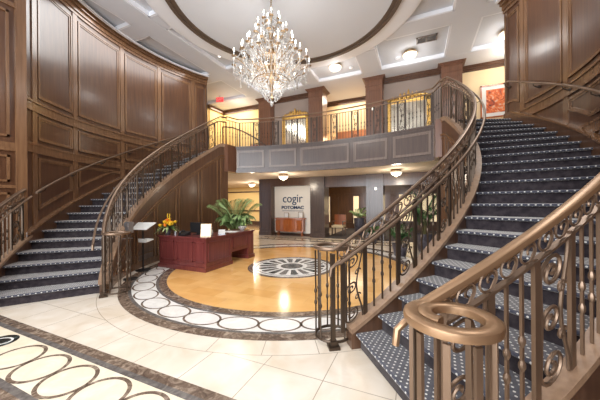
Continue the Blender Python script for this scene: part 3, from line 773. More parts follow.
# gilt mirrors
def gilt_mirror(x0, x1, z1, lab):
    y = 5.42; z0 = F2 + 0.12; root = thing('gilt_mirror', ((x0 + x1) / 2, y + 0.05, z0), lab, 'mirror', 'gilt mirrors on the upper wall')
    g = MB(); g.box(x0 + 0.1, x1 - 0.1, y + 0.02, y + 0.07, z0 + 0.05, z1 - 0.1); g.build('mirror_glass', M['mirror'], root)
    g = MB()
    for a, b_, c, d in ((x0, x0 + 0.13, z0, z1), (x1 - 0.13, x1, z0, z1), (x0, x1, z1 - 0.13, z1), (x0, x1, z0, z0 + 0.1)): g.box(a, b_, y - 0.03, y + 0.07, c, d)
    for a in (x0 + 0.03, x1 - 0.06): g.box(a, a + 0.03, y - 0.05, y, z0, z1)
    g.build('frame', M['gold'], root)
    g = MB(); xm = (x0 + x1) / 2; hw = (x1 - x0) / 2
    for k in range(11):
        u = -1 + 2 * k / 10; hh = 0.10 + 0.26 * (1 - abs(u)) ** 1.2 + 0.05 * (k % 2)
        g.lathe([(0.0, hh), (0.03, hh * 0.8), (0.075, hh * 0.4), (0.05, 0.0)][::-1], (xm + u * hw * 0.95, y, z1 - 0.02), 8)
    g.tube([(xm + hw * cos(t), y - 0.02, z1 + 0.12 * sin(t)) for t in [pi * i / 16 for i in range(17)]], 0.03, 6)
    g.build('crest', M['gold'], root)
gilt_mirror(-3.05, -1.72, 5.6, 'gilt-framed crested mirror on the upper wall, left of the two')
gilt_mirror(1.75, 3.3, 5.6, 'gilt-framed crested mirror on the upper wall, right of the two')

# paintings
def painting(x0, x1, y, z0, z1, fm, art, lab, mat_w=0.07):
    root = thing('framed_painting', ((x0 + x1) / 2, y, z0), lab, 'painting')
    g = MB()
    for a, b_, c, d in ((x0, x0 + 0.05, z0, z1), (x1 - 0.05, x1, z0, z1), (x0, x1, z1 - 0.05, z1), (x0, x1, z0, z0 + 0.05)): g.box(a, b_, y - 0.04, y, c, d)
    g.build('frame', fm, root)
    g = MB(); g.box(x0 + 0.04, x1 - 0.04, y - 0.02, y, z0 + 0.04, z1 - 0.04); g.build('mat_board', M['paper'], root)
    g = MB(); w_ = 0.05 + mat_w; g.box(x0 + w_, x1 - w_, y - 0.028, y - 0.02, z0 + w_, z1 - w_); g.build('canvas', art, root)
painting(4.95, 6.05, 5.74, 4.55, 5.75, M['console'], M['art'], 'framed orange abstract painting on the cream wall at the top right', 0.13)
painting(-5.1, -4.55, 5.74, 4.05, 4.6, M['gold'], M['art'], 'small orange picture on the yellow wall behind the left balcony railing', 0.03)

# lounge seat upstairs with orange-lit lamp
def table_lamp(x, y, z, lab, grp=None):
    root = thing('table_lamp', (x, y, z), lab, 'lamp', grp)
    g = MB(); g.lathe([(0.09, 0), (0.09, 0.02), (0.03, 0.05), (0.06, 0.15), (0.05, 0.25), (0.015, 0.3), (0.015, 0.34)], (x, y, z), 14); g.build('base', M['brass'], root)
    g = MB(); g.lathe([(0.17, 0.32), (0.10, 0.55)], (x, y, z), 18); g.build('shade', M['shade'], root)
def sideboard(x0, x1, y0, y1, z0, h, mm, lab):
    root = thing('sideboard', ((x0 + x1) / 2, (y0 + y1) / 2, z0), lab, 'table')
    g = MB(); g.box(x0, x1, y0, y1, z0 + h - 0.05, z0 + h); g.build('top', mm, root)
    g = MB(); g.box(x0 + 0.03, x1 - 0.03, y0 + 0.03, y1 - 0.03, z0 + h - 0.25, z0 + h - 0.05); g.build('apron', mm, root)
    lg = MB(); lg.box(-0.025, 0.025, -0.025, 0.025, 0, h - 0.2); lm = lg.mesh('leg', mm)
    for a in (x0 + 0.06, x1 - 0.06):
        for b_ in (y0 + 0.06, y1 - 0.06): inst('leg', lm, root, (a, b_, z0))
sideboard(-0.75, 0.35, 8.3, 8.75, F2, 0.85, M['console'], 'orange-brown side table upstairs, seen between the two middle columns')
table_lamp(0.05, 8.5, F2 + 0.85, 'small lit table lamp upstairs between the two middle columns')
light('upper_lamp_glow', 'POINT', (0.05, 8.3, F2 + 1.5), 30, (1, 0.62, 0.34), 0.12)

# ------------------------------------------------------------------ sign lettering
def text(body, size, x, z, y, parent, ext=0.012, sx=1.0, bold=0.0):
    cu = bpy.data.curves.new('lettering', 'FONT'); cu.body = body; cu.size = size; cu.extrude = ext; cu.offset = bold
    cu.align_x = 'CENTER'; o = bpy.data.objects.new('lettering', cu); COL.objects.link(o)
    dg = bpy.context.evaluated_depsgraph_get(); me = bpy.data.meshes.new_from_object(o.evaluated_get(dg))
    bpy.data.objects.remove(o); me.materials.clear(); me.materials.append(M['navy_text'])
    q = bpy.data.objects.new('lettering', me); COL.objects.link(q); q.parent = parent
    q.location = Vector((x, y, z)) - parent.location; q.rotation_euler = (pi / 2, 0, 0); q.scale = (sx, 1, 1); return q
sg_ = thing('wall_sign', (-2.46, 5.44, 0.95), 'navy cogir POTOMAC lettering mounted on the white wall above the console', 'sign')
text('cogir', 0.56, -2.56, 1.56, 5.436, sg_, sx=0.92)
text('POTOMAC', 0.20, -2.56, 1.25, 5.436, sg_, sx=1.18, bold=0.006)
g = MB(); g.box(-3.1, -2.02, 5.43, 5.45, 1.15, 1.17); g.build('tagline_bar', M['navy_text'], sg_)

# console table under the sign
root = thing('console_cabinet', (-2.6, 5.1, 0), 'bow-fronted orange-brown console cabinet below the lettering', 'cabinet')
y0 = 4.92
def bow(x0, x1, yb, d, n=12): return [(x0, yb)] + [(x0 + (x1 - x0) * i / n, yb - d * (0.6 + 0.4 * sin(pi * i / n))) for i in range(n + 1)] + [(x1, yb)]
g = MB(); g.prism(bow(-3.36, -1.84, 5.4, 0.48), 0.80, 0.84); g.build('top', M['console'], root)
g = MB(); g.prism(bow(-3.30, -1.90, 5.4, 0.42), 0.22, 0.80); g.build('body', M['console'], root)
for a, b_ in ((-3.26, -2.86), (-2.82, -2.38), (-2.34, -1.94)):
    xm = (a + b_) / 2; yf = 5.4 - 0.42 * (0.6 + 0.4 * sin(pi * (xm + 3.30) / 1.4)) - 0.012
    g = MB(); g.box(a, b_, yf, yf + 0.05, 0.28, 0.75); d_ = g.build('door', M['console'], root)
    g = MB(); g.lathe([(0.015, 0), (0.015, 0.03)], (xm, yf - 0.01, 0.52), 8); g.build('knob', M['brass'], d_)
lg = MB(); lg.tube([(0, 0, 0.24), (0.0, -0.03, 0.14), (0, 0.0, 0.05), (0, -0.02, 0.0)], 0.03, 8, taper=[1.2, 1, 0.6, 0.9]); lm = lg.mesh('leg', M['console'])
for a in (-3.2, -2.0):
    for b_ in (5.2, 5.34): inst('leg', lm, root, (a, b_, 0))
for x, h_, lab in ((-2.78, 0.24, 'white framed notice on the console, left of the two'), (-2.05, 0.28, 'white framed notice on the console, right of the two')):
    root = thing('photo_frame', (x, 5.24, 0.84), lab, 'frame', 'frames on the console')
    g = MB(); g.box(x - 0.12, x + 0.12, 5.23, 5.25, 0.84, 0.84 + h_); g.build('frame', M['brass'], root)
    g = MB(); g.box(x - 0.1, x + 0.1, 5.222, 5.23, 0.86, 0.82 + h_); g.build('sheet', M['paper'], root)
    g = MB(); g.box(x - 0.02, x + 0.02, 5.25, 5.33, 0.84, 0.85); g.build('easel_back', M['black'], root)

# ------------------------------------------------------------------ reception desk
DX0, DX1, DY0, DY1, DH = -3.0, -1.52, -1.27, 0.62, 0.74
root = thing('reception_desk', ((DX0 + DX1) / 2, -0.8, 0), 'L-shaped mahogany reception desk on the amber floor', 'desk')
MH = M['mahogany']
g = MB(); g.prism([(DX0 - 0.03, DY0 - 0.03), (DX1 + 0.03, DY0 - 0.03), (DX1 + 0.03, DY1 + 0.03), (DX1 - 0.6, DY1 + 0.03), (DX1 - 0.6, DY0 + 0.65), (DX0 - 0.03, DY0 + 0.65)], DH, DH + 0.035); g.build('top', MH, root)
g = MB(); g.box(DX0, DX1, DY0, DY0 + 0.04, 0.1, DH)
for a, b_ in ((DX0 + 0.06, DX0 + 0.5), (DX0 + 0.58, DX1 - 0.38), (DX1 - 0.34, DX1 - 0.05)):
    for e in ((a, b_, 0.2, 0.225), (a, b_, 0.64, 0.665), (a, a + 0.025, 0.2, 0.665), (b_ - 0.025, b_, 0.2, 0.665)): g.box(e[0], e[1], DY0 - 0.015, DY0, e[2], e[3])
g.build('front_panel', MH, root)
g = MB(); g.box(DX0 - 0.02, DX1 + 0.02, DY0 - 0.03, DY0 + 0.05, 0, 0.1); g.box(DX1 - 0.04, DX1 + 0.02, DY0 + 0.05, DY0 + 0.92, 0, 0.1); g.build('kick_base', MH, root); g = MB(); g.box(DX1 - 0.56, DX1 + 0.025, DY1 - 0.3, DY1 + 0.02, 0, 0.1); g.build('kick_base', MH, root)
g = MB(); g.box(DX1 - 0.04, DX1 - 0.001, DY0 + 0.041, DY0 + 0.9, 0.1, DH); g.box(DX1 - 0.04, DX1 - 0.001, DY0 + 0.9, DY1 - 0.28, 0.3, DH)
for a, b_, z0, z1 in ((DY0 + 0.07, DY0 + 0.84, 0.2, 0.665), (DY0 + 0.95, DY1 - 0.34, 0.38, 0.665)):
    for e in ((a, b_, z0, z0 + .025), (a, b_, z1 - .025, z1), (a, a + .025, z0, z1), (b_ - .025, b_, z0, z1)): g.box(DX1, DX1 + 0.015, e[0], e[1], e[2], e[3])
g.build('side_panel', MH, root)
g = MB(); g.box(DX1 - 0.55, DX1, DY1 - 0.28, DY1, 0.1, DH); g.box(DX1, DX1 + 0.012, DY1 - 0.24, DY1 - 0.04, 0.2, 0.66); g.build('end_pedestal', MH, root)
g = MB(); g.box(DX0, DX0 + 0.04, DY0 + 0.052, DY0 + 0.62, 0.0, DH); g.build('end_panel', MH, root)
TZ = DH + 0.035
# things on the desk
root = thing('monitor', (-2.15, -0.85, TZ), 'black computer monitor seen from behind on the reception desk', 'monitor')
g = MB(); g.box(-2.4, -1.95, -0.87, -0.83, TZ + 0.05, TZ + 0.30); g.build('screen', M['black'], root)
g = MB(); g.box(-2.2, -2.12, -0.85, -0.80, TZ, TZ + 0.12); g.box(-2.28, -2.05, -0.9, -0.75, TZ, TZ + 0.015); g.build('stand', M['black'], root)
root = thing('desk_telephone', (-2.35, -1.12, TZ), 'black telephone on the reception desk left of the white notice', 'telephone')
g = MB(); g.add([(-2.45, -1.2, TZ), (-2.25, -1.2, TZ), (-2.25, -1.0, TZ), (-2.45, -1.0, TZ), (-2.45, -1.2, TZ + 0.03), (-2.25, -1.2, TZ + 0.03), (-2.25, -1.0, TZ + 0.09), (-2.45, -1.0, TZ + 0.09)],
               [(3, 2, 1, 0), (4, 5, 6, 7), (0, 1, 5, 4), (2, 3, 7, 6), (0, 4, 7, 3), (1, 2, 6, 5)]); g.build('base', M['black'], root)
g = MB(); g.tube([(-2.43, -1.18, TZ + 0.05), (-2.43, -1.14, TZ + 0.085), (-2.43, -1.06, TZ + 0.105), (-2.43, -1.02, TZ + 0.10)], 0.02, 8); g.build('handset', M['black'], root)
root = thing('notice_stand', (-1.62, -1.16, TZ), 'cream notice in a gold frame standing at the desk corner', 'sign')
mt = Matrix.Translation((-1.64, -1.13, TZ + 0.15)) @ Matrix.Rotation(rad(24), 4, 'Z') @ Matrix.Rotation(rad(-10), 4, 'X')
g = MB(); g.xbox(0.24, 0.012, 0.30, mt); g.build('frame', M['brass'], root)
g = MB(); g.xbox(0.215, 0.014, 0.275, mt @ Matrix.Translation((0, -0.003, 0))); g.build('sheet', M['paper'], root)
g = MB(); g.xbox(0.05, 0.012, 0.2, Matrix.Translation((-1.66, -1.06, TZ + 0.10)) @ Matrix.Rotation(rad(24), 4, 'Z') @ Matrix.Rotation(rad(18), 4, 'X')); g.build('prop', M['black'], root)
root = thing('card_holder', (-1.62, -0.62, TZ), 'small white card in a clear holder beside the desk notice', 'card')
mt = Matrix.Translation((-1.62, -0.62, TZ + 0.06)) @ Matrix.Rotation(rad(30), 4, 'Z') @ Matrix.Rotation(rad(-14), 4, 'X')
g = MB(); g.xbox(0.16, 0.01, 0.12, mt); g.build('card', M['paper'], root)
g = MB(); g.xbox(0.17, 0.05, 0.015, Matrix.Translation((-1.62, -0.62, TZ + 0.0085)) @ Matrix.Rotation(rad(30), 4, 'Z')); g.build('foot', M['steel'], root)
root = thing('hand_gel_bottle', (-1.78, -0.80, TZ), 'clear pump bottle on the desk behind the white card', 'bottle')
g = MB(); g.lathe([(0.035, 0), (0.037, 0.02), (0.037, 0.11), (0.014, 0.14), (0.014, 0.16)], (-1.78, -0.80, TZ), 12); g.build('bottle_body', M['crystal'], root)
g = MB(); g.tube([(-1.78, -0.80, TZ + 0.158), (-1.78, -0.80, TZ + 0.19), (-1.74, -0.83, TZ + 0.19)], 0.007, 6); g.build('pump', M['paper'], root)
g = MB(); g.xbox(0.36, 0.26, 0.012, Matrix.Translation((-1.78, -0.05, TZ + 0.006)) @ Matrix.Rotation(rad(12), 4, 'Z'))
tag(g.build('paper_stack', M['paper']), 'loose white papers on the far wing of the reception desk', 'papers')
root = thing('glass_bowl', (-1.72, 0.36, TZ), 'pale glass bowl on the far end of the reception desk', 'bowl')
g = MB(); g.lathe([(0.05, 0), (0.06, 0.01), (0.10, 0.06), (0.13, 0.11), (0.12, 0.11), (0.09, 0.06), (0.04, 0.02)], (-1.72, 0.36, TZ), 18); g.build('bowl_body', M['crystal'], root)
g = MB(); g.lathe([(0.035, 0.0), (0.037, 0.01), (0.037, 0.09), (0.033, 0.09), (0.031, 0.015)], (-2.62, -1.12, TZ), 12)
tag(g.build('pen_cup', M['steel']), 'small steel pen cup on the desk just right of the flowers', 'cup')

# flowers in a vase
root = thing('flower_arrangement', (-2.86, -1.12, TZ), 'yellow flowers in a green leafy vase on the left end of the desk', 'flowers')
c = Vector((-2.88, -1.12, TZ))
g = MB(); g.lathe([(0.05, 0), (0.06, 0.02), (0.075, 0.09), (0.055, 0.16), (0.07, 0.19), (0.06, 0.19), (0.045, 0.16)], c, 16); g.build('vase', M['pot'], root)
def leaf(mb, p, d, L, w_, droop=0.4, mi=0):
    d = Vector(d).normalized(); side = d.cross(Vector((0, 0, 1))); side = side.normalized() if side.length > 0.05 else Vector((1, 0, 0))
    V = []; N = 4
    for i in range(N + 1):
        f = i / N; q = Vector(p) + d * (L * f) + Vector((0, 0, -droop * L * f * f)); ww = w_ * sin(pi * min(f * 0.9 + 0.08, 1))
        V += [q - side * ww / 2, q + Vector((0, 0, -ww * 0.15)), q + side * ww / 2]
    F = []
    for i in range(N):
        a = 3 * i; F += [(a, a + 1, a + 4, a + 3), (a + 1, a + 2, a + 5, a + 4)]
    mb.add(V, F, mi, True)
g = MB()
for k in range(46):
    a = random.uniform(0, 2 * pi); el = random.uniform(0.1, 1.3)
    leaf(g, c + Vector((0, 0, 0.17)), (cos(a) * cos(el), sin(a) * cos(el), sin(el)), random.uniform(0.22, 0.34), 0.055, 0.6)
g.build('foliage', M['green'], root)
for k in range(17):
    a = random.uniform(0, 2 * pi); rr = random.uniform(0.02, 0.19); z = 0.36 - rr * 0.7 + random.uniform(-0.04, 0.06); p = c + Vector((rr * cos(a), rr * sin(a), z))
    g = MB()
    for j in range(9):
        t = 2 * pi * j / 9; leaf(g, p, (cos(t), sin(t), 0.8), 0.075, 0.045, 0.2)
    g.lathe([(0.012, -0.03), (0.036, -0.01), (0.042, 0.012), (0.028, 0.034), (0.004, 0.042)], p, 10, 0); g.lathe([(0.012, 0.035), (0.014, 0.042), (0.006, 0.048)], p, 8, 1)
    g.tube([c + Vector((0, 0, 0.15)), p], 0.003, 4, mi=2)
    g.build('flower', [M['flower'] if k % 6 else M['orange'], M['orange'], M['green2']], root)
for k in range(2):
    a = 2.6 * k; p = c + Vector((0.06 * cos(a), 0.06 * sin(a), 0.50)); g = MB(); g.tube([c + Vector((0, 0, 0.18)), p], 0.003, 4)
    for j in range(6): g.lathe([(0.004, 0), (0.011, 0.012), (0.003, 0.024)], p + Vector((0.01 * cos(j * 2), 0.01 * sin(j * 2), -0.025 * j)), 6)
    g.build('bud_stalk', M['flower'], root)

# stands beside the desk
root = thing('brochure_stand', (-3.05, -1.66, 0), 'black floor stand with a tilted white sheet and shelf, left of the desk', 'stand')
c = Vector((-3.05, -1.66, 0))
g = MB(); g.lathe([(0.16, 0), (0.16, 0.015), (0.03, 0.03)], c, 24); g.build('base', M['black'], root)
g = MB(); g.tube([c + Vector((0, 0, 0.02)), c + Vector((0, 0, 1.0))], 0.018, 10); g.build('pole', M['black'], root)
g = MB(); g.xbox(0.50, 0.34, 0.015, Matrix.Translation(c + Vector((0.0, -0.02, 1.03))) @ Matrix.Rotation(rad(12), 4, 'Z') @ Matrix.Rotation(rad(24), 4, 'X')); g.build('tilted_sheet', M['paper'], root)
g = MB(); g.xbox(0.26, 0.2, 0.02, Matrix.Translation(c + Vector((0.13, -0.02, 0.70))) @ Matrix.Rotation(rad(15), 4, 'X')); g.xbox(0.26, 0.02, 0.08, Matrix.Translation(c + Vector((0.13, -0.11, 0.71)))); g.build('shelf', M['paper'], root)
root = thing('sanitizer_dispenser', (-2.60, -2.26, 0), 'grey hand sanitiser dispenser on a thin pole beside the left newel', 'dispenser')
c = Vector((-2.60, -2.26, 0))
g = MB(); g.lathe([(0.13, 0), (0.13, 0.015), (0.02, 0.03)], c, 20); g.build('base', M['black'], root)
g = MB(); g.tube([c + Vector((0, 0, 0.02)), c + Vector((0, 0, 1.0))], 0.013, 8); g.build('pole', M['iron_dark'], root)
g = MB(); g.box(c.x - 0.06, c.x + 0.06, c.y - 0.07, c.y + 0.03, 0.96, 1.18); g.box(c.x - 0.045, c.x + 0.045, c.y - 0.10, c.y - 0.07, 1.08, 1.16); g.build('housing', M['steel'], root)
g = MB(); g.box(c.x - 0.05, c.x + 0.05, c.y - 0.14, c.y + 0.02, 0.84, 0.85); g.build('drip_tray', M['steel'], root)

# ------------------------------------------------------------------ potted palms
def frond_mesh(L, droop, nl, wl, m_):
    g = MB(); pts = []
    for i in range(13):
        f = i / 12; pts.append(Vector((L * (0.08 * f + 0.17 * f * f), 0, L * (1.0 * f - droop * f ** 2.4))))
    g.tube(pts, 0.007, 4, mi=1, taper=[1.4 - 1.2 * i / 12 for i in range(13)])
    for i in range(nl):
        f = 0.28 + 0.72 * i / nl; k = f * 12; j = min(int(k), 11); p = pts[j].lerp(pts[j + 1], k - j); d = (pts[j + 1] - pts[j]).normalized()
        for s_ in (-1, 1):
            v = d * 0.9 + Vector((0.1, s_ * 0.75, -0.25)); leaf(g, p, v, (0.12 + L * 0.09) * (1 - 0.55 * abs(f - 0.55)), wl, 0.55)
    return g.mesh('frond', [m_, M['stem']])
def palm(x, y, z, hpot, rpot, L, n, lab, m_=None, upright=0.6, seed=1):
    random.seed(seed); m_ = m_ or M['green']
    root = thing('potted_palm', (x, y, z), lab, 'plant')
    g = MB(); g.lathe([(rpot * 0.7, 0), (rpot * 0.75, 0.02), (rpot * 0.95, hpot * 0.7), (rpot, hpot), (rpot * 1.08, hpot), (rpot * 1.08, hpot - 0.03), (rpot * 0.9, hpot - 0.03)][:5] + [(rpot * 0.9, hpot), (rpot * 0.9, hpot - 0.03)], (x, y, z), 22); g.build('pot', M['pot'], root)
    g = MB(); g.lathe([(rpot * 0.88, hpot - 0.06), (rpot * 0.88, hpot - 0.04)], (x, y, z), 18); g.build('soil', M['soil'], root)
    ms = [frond_mesh(L, 0.30, 34, 0.026, m_), frond_mesh(L * 0.8, 0.45, 30, 0.024, m_), frond_mesh(L * 0.6, 0.4, 26, 0.022, m_)]
    for k in range(n):
        a = k * 2.4 + random.uniform(-0.3, 0.3); o = inst('frond', ms[k % 3], root, (x + 0.05 * cos(a), y + 0.05 * sin(a), z + hpot - 0.05), a, 0, random.uniform(-0.12, upright))
    return root
palm(-2.5, 1.1, 0, 0.45, 0.20, 1.8, 56, 'tall feathery potted palm behind the reception desk', upright=0.24, seed=3)
palm(3.0, 3.3, 0, 0.55, 0.24, 1.95, 24, 'tall potted palm behind the right staircase railing', M['green2'], 0.15, 5)
palm(2.35, 2.3, 0, 0.35, 0.22, 0.85, 18, 'low bushy potted plant behind the right railing, in front of the tall palm', M['green2'], 0.2, 8)
palm(1.25, 4.45, 0, 0.30, 0.20, 0.55, 20, 'small leafy potted plant at the foot of the blue-grey column', M['green2'], 0.15, 11)
# urn planter in the lounge opening
palm(0.25, 7.0, 0, 0.78, 0.26, 0.8, 16, 'spiky plant in a tall grey urn inside the lounge opening', M['green'], 0.6, 13)

# lounge bench chair
root = thing('lounge_armchair', (-0.62, 6.5, 0), 'wooden armchair with tan seat just inside the lounge opening', 'chair')
x, y = -0.62, 6.5
g = MB(); g.box(x - 0.28, x + 0.28, y - 0.28, y + 0.28, 0.36, 0.46); g.build('seat', M['cream'], root)
g = MB(); g.box(x - 0.28, x + 0.28, y + 0.24, y + 0.29, 0.46, 0.95); g.build('backrest', M['console'], root)
lg = MB(); lg.box(-0.022, 0.022, -0.022, 0.022, 0, 0.37); lm = lg.mesh('leg', M['wood_dark'])
for a in (-0.25, 0.25):
    for b_ in (-0.25, 0.25): inst('leg', lm, root, (x + a, y + b_, 0))
    g = MB(); g.box(x + a - 0.02, x + a + 0.02, y - 0.26, y + 0.26, 0.62, 0.66); g.box(x + a - 0.018, x + a + 0.018, y - 0.25, y - 0.21, 0.46, 0.62); g.build('armrest', M['wood_dark'], root)

# ------------------------------------------------------------------ ceiling fittings
def flush(x, y, z, k, lab, power=28, col=WARM, grp='flush ceiling lamps'):
    power *= 0.7 if z > 5 else 1.0
    root = thing('flush_ceiling_lamp', (x, y, z), lab, 'lamp', grp)
    g = MB(); g.lathe([(0.17 * k, -0.0), (0.18 * k, -0.03), (0.16 * k, -0.07), (0.13 * k, -0.08)], (x, y, z), 24); g.build('canopy', M['brass'], root)
    g = MB(); g.lathe([(0.19 * k, -0.07), (0.195 * k, -0.10), (0.17 * k, -0.16), (0.11 * k, -0.21), (0.03 * k, -0.235)], (x, y, z), 24); g.build('glass_bowl', M['shade'], root)
    g = MB(); g.tube(ring_pts((x, y), 0.198 * k, 0.198 * k, 28, z - 0.085), 0.012, 6, True)
    g.lathe([(0.01, -0.27), (0.025, -0.245), (0.02, -0.23)], (x, y, z), 10); g.build('metal_rim', M['brass'], root)
    light('lamp_glow', 'POINT', (x, y, z - 0.34), power, col, 0.16)
flush(0.05, 3.75, ZR, 1.2, 'domed flush lamp on the upper ceiling, between chandelier and ceiling vent', 30, NEUT)
flush(2.62, 4.0, ZR, 1.2, 'domed flush lamp on the upper ceiling, just left of the vent', 30, NEUT)
flush(5.35, 3.98, ZR, 1.2, 'domed flush lamp half hidden by the right panelled wall', 30, NEUT)
flush(-2.62, 4.0, ZR, 1.2, 'domed flush lamp on the ceiling behind the chandelier', 30, NEUT)
flush(-2.0, 3.45, SOF, 1.0, 'domed flush lamp under the balcony above the white sign wall', 34)
flush(2.15, 4.0, SOF, 1.0, 'domed flush lamp under the balcony near the right staircase', 34)
flush(-5.6, 6.6, SOF, 1.0, 'domed flush lamp under the balcony behind the tall left palm', 45)
light('lounge_fill', 'AREA', (0.6, 7.8, SOF - 0.05), 80, WARM, 3, 2)  # from here, added fill lights for the rear rooms, without fittings
light('passage_fill', 'AREA', (-7.5, 8, SOF - 0.05), 150, WARM, 5, 3)
light('upper_left_fill', 'AREA', (-6.0, 5.2, ZC - 0.1), 50, WARM, 2, 0.8)
light('upper_left_fill', 'POINT', (-5.2, 4.9, 5.9), 22, WARM, 0.2)
light('upper_right_fill', 'POINT', (5.6, 4.9, 6.1), 30, WARM, 0.2)
light('upper_mid_fill', 'AREA', (0, 6.3, ZC - 0.1), 45, WARM, 1.5, 1)
light('upper_mid_fill', 'AREA', (0, 8.6, ZC - 0.1), 50, WARM, 2, 1)
def can(x, y, z, lab):
    root = thing('recessed_downlight', (x, y, z), lab, 'downlight', 'recessed downlights')
    g = MB(); g.arc(0.05, 0.075, 0, 2 * pi, z - 0.012, z + 0.0, 24, (x, y)); g.build('trim_ring', M['ceil_trim'], root)
    g = MB(); g.lathe([(0.052, -0.006), (0.052, 0.0)], (x, y, z), 20); g.build('lens', M['can'], root)
def dz(x, y):
    r = math.hypot(x + 0.15, y); pr = [(0.02, 0.6), (1.0, 0.58), (1.9, 0.5), (2.5, 0.36), (2.72, 0.22)]
    for (a, za), (b_, zb_) in zip(pr[:-1], pr[1:]):
        if r <= b_: return ZR + za + (zb_ - za) * (r - a) / (b_ - a) - 0.012
    return ZR
can(0.02, 1.9, dz(0.02, 1.9), 'recessed downlight in the dome right of the chandelier')
can(-1.95, -0.7, dz(-1.95, -0.7), 'recessed downlight in the dome left of the chandelier, at the top edge')
can(-3.45, 1.5, ZR, 'recessed downlight in the coffer beyond the left wall top')
# supply vent
root = thing('ceiling_vent', (3.05, 3.5, ZR), 'rectangular metal air vent in the upper ceiling coffer', 'vent')
x, y = 3.12, 3.42
g = MB()
for a, b_, c, d in ((x - .3, x + .3, y - .17, y - .13), (x - .3, x + .3, y + .13, y + .17), (x - .3, x - .26, y - .17, y + .17), (x + .26, x + .3, y - .17, y + .17), (x - .02, x + .02, y - .15, y + .15)): g.box(a, b_, c, d, ZR - 0.03, ZR)
g.build('frame', M['vent'], root)
g = MB()
for k in range(8): g.xbox(0.52, 0.03, 0.004, Matrix.Translation((x, y - 0.12 + 0.034 * k, ZR - 0.02)) @ Matrix.Rotation(rad(35), 4, 'X'))
g.build('louvres', M['vent'], root)
# smoke detectors
for x, y, lab in ((2.2, 4.25, 'small white smoke detector left of the lamp by the vent'), (0.55, 4.2, 'small white smoke detector right of the middle ceiling lamp')):
    g = MB(); g.lathe([(0.07, 0), (0.07, -0.02), (0.05, -0.045)], (x, y, ZR), 18); tag(g.build('smoke_detector', M['ceil_trim']), lab, 'smoke detector')
# exit sign
root = thing('exit_sign', (-5.55, 3.95, ZC), 'glowing red EXIT sign hanging from the upper left ceiling', 'exit sign')
mt = Matrix.Translation((-5.55, 3.95, ZC - 0.19)) @ Matrix.Rotation(rad(18), 4, 'Z')
g = MB(); g.xbox(0.34, 0.03, 0.2, mt); g.build('panel', M['red'], root)
g = MB(); g.xbox(0.03, 0.02, 0.1, mt @ Matrix.Translation((0, 0, 0.14))); g.build('bracket', M['steel'], root)
o = text('EXIT', 0.15, 0, 0, 0, root, 0.004); o.location = mt @ Vector((0, -0.02, -0.05)) - root.location; o.rotation_euler = (pi / 2, 0, rad(18)); o.data.materials[0] = M['paper']
# column sconce lights
for x, y, z, lab in ((1.22, 5.07, 5.28, 'tiny lit wall light on the upper column left of the right mirror'), (1.3, 5.07, 2.08, 'tiny lit wall light on the blue-grey lower column')):
    root = thing('wall_light', (x, y, z), lab, 'wall light'); g = MB(); g.box(x - 0.05, x + 0.05, y, y + 0.03, z - 0.06, z + 0.06); g.build('backplate', M['steel'], root)
    g = MB(); g.lathe([(0.03, -0.05), (0.045, 0), (0.03, 0.05)], (x, y - 0.01, z), 12); g.build('lens', M['shade'], root)

# ------------------------------------------------------------------ chandelier
CX, CYY = -0.35, -0.3
root = thing('crystal_chandelier', (CX, CYY, ZR + 0.6), 'large tiered crystal chandelier with candle bulbs hanging from the dome', 'chandelier')
c = Vector((CX, CYY, 0))
g = MB(); g.lathe([(0.16, 7.28), (0.15, 7.22), (0.04, 7.18)], c, 20); g.build('ceiling_rose', M['brass'], root)
g = MB()
zz = 7.2
while zz > 6.15:
    g.tube([(CX + (0.022 * cos(t) if int(zz * 20) % 2 else 0), CYY + (0 if int(zz * 20) % 2 else 0.022 * cos(t)), zz + 0.035 * sin(t)) for t in [2 * pi * k / 10 for k in range(10)]], 0.007, 5, True); zz -= 0.052
g.build('chain', M['brass'], root)
g = MB(); g.lathe([(0.01, 3.98), (0.05, 4.04), (0.02, 4.1), (0.03, 4.2), (0.05, 4.32), (0.07, 4.45), (0.04, 4.56), (0.035, 4.7), (0.09, 4.8), (0.035, 4.92), (0.03, 5.1), (0.075, 5.2), (0.03, 5.3), (0.025, 5.5), (0.06, 5.6), (0.025, 5.7), (0.02, 5.95), (0.05, 6.03), (0.02, 6.12), (0.01, 6.2)], c, 18); g.build('central_stem', M['brass'], root)
def arm_mesh(R, rise, dip):
    g = MB(); pts = []
    for i in range(15):
        f = i / 14; pts.append((0.05 + (R - 0.05) * f, 0, -dip * sin(pi * min(f * 1.25, 1)) + rise * max(0, f - 0.35) / 0.65 * 1.0))
    g.tube(pts, 0.010, 6); g.tube(spiral(R * 0.45, -dip * 0.35, 0.05, 0.012, 0, 1.2, 14), 0.006, 5)
    g.lathe([(0.01, 0), (0.05, 0.012), (0.055, 0.022), (0.01, 0.026)], (R, 0, rise), 10)
    return g.mesh('arm', M['brass'])
cm = MB(); cm.lathe([(0.011, 0), (0.011, 0.10)], (0, 0, 0), 8); cm = cm.mesh('candle', M['ceil_trim'])
bm_ = MB(); bm_.lathe([(0.009, 0), (0.016, 0.022), (0.012, 0.05), (0.002, 0.085)], (0, 0, 0), 8); bm_ = bm_.mesh('bulb', M['bulb'])
dm = MB(); dm.lathe([(0.002, 0.0), (0.006, -0.008), (0.002, -0.018), (0.006, -0.03), (0.019, -0.062), (0.012, -0.085), (0.001, -0.10)], (0, 0, 0), 5, sm=False); dm = dm.mesh('crystal_drop', M['crystal'])
tiers = [(0.90, 4.62, 0.20, 0.14, 14, 0.0), (0.70, 4.86, 0.22, 0.12, 12, 0.2), (0.52, 5.16, 0.20, 0.10, 10, 0.1), (0.36, 5.46, 0.18, 0.08, 8, 0.3), (0.20, 5.74, 0.14, 0.05, 6, 0.0)]
strand = MB(); drops = 0
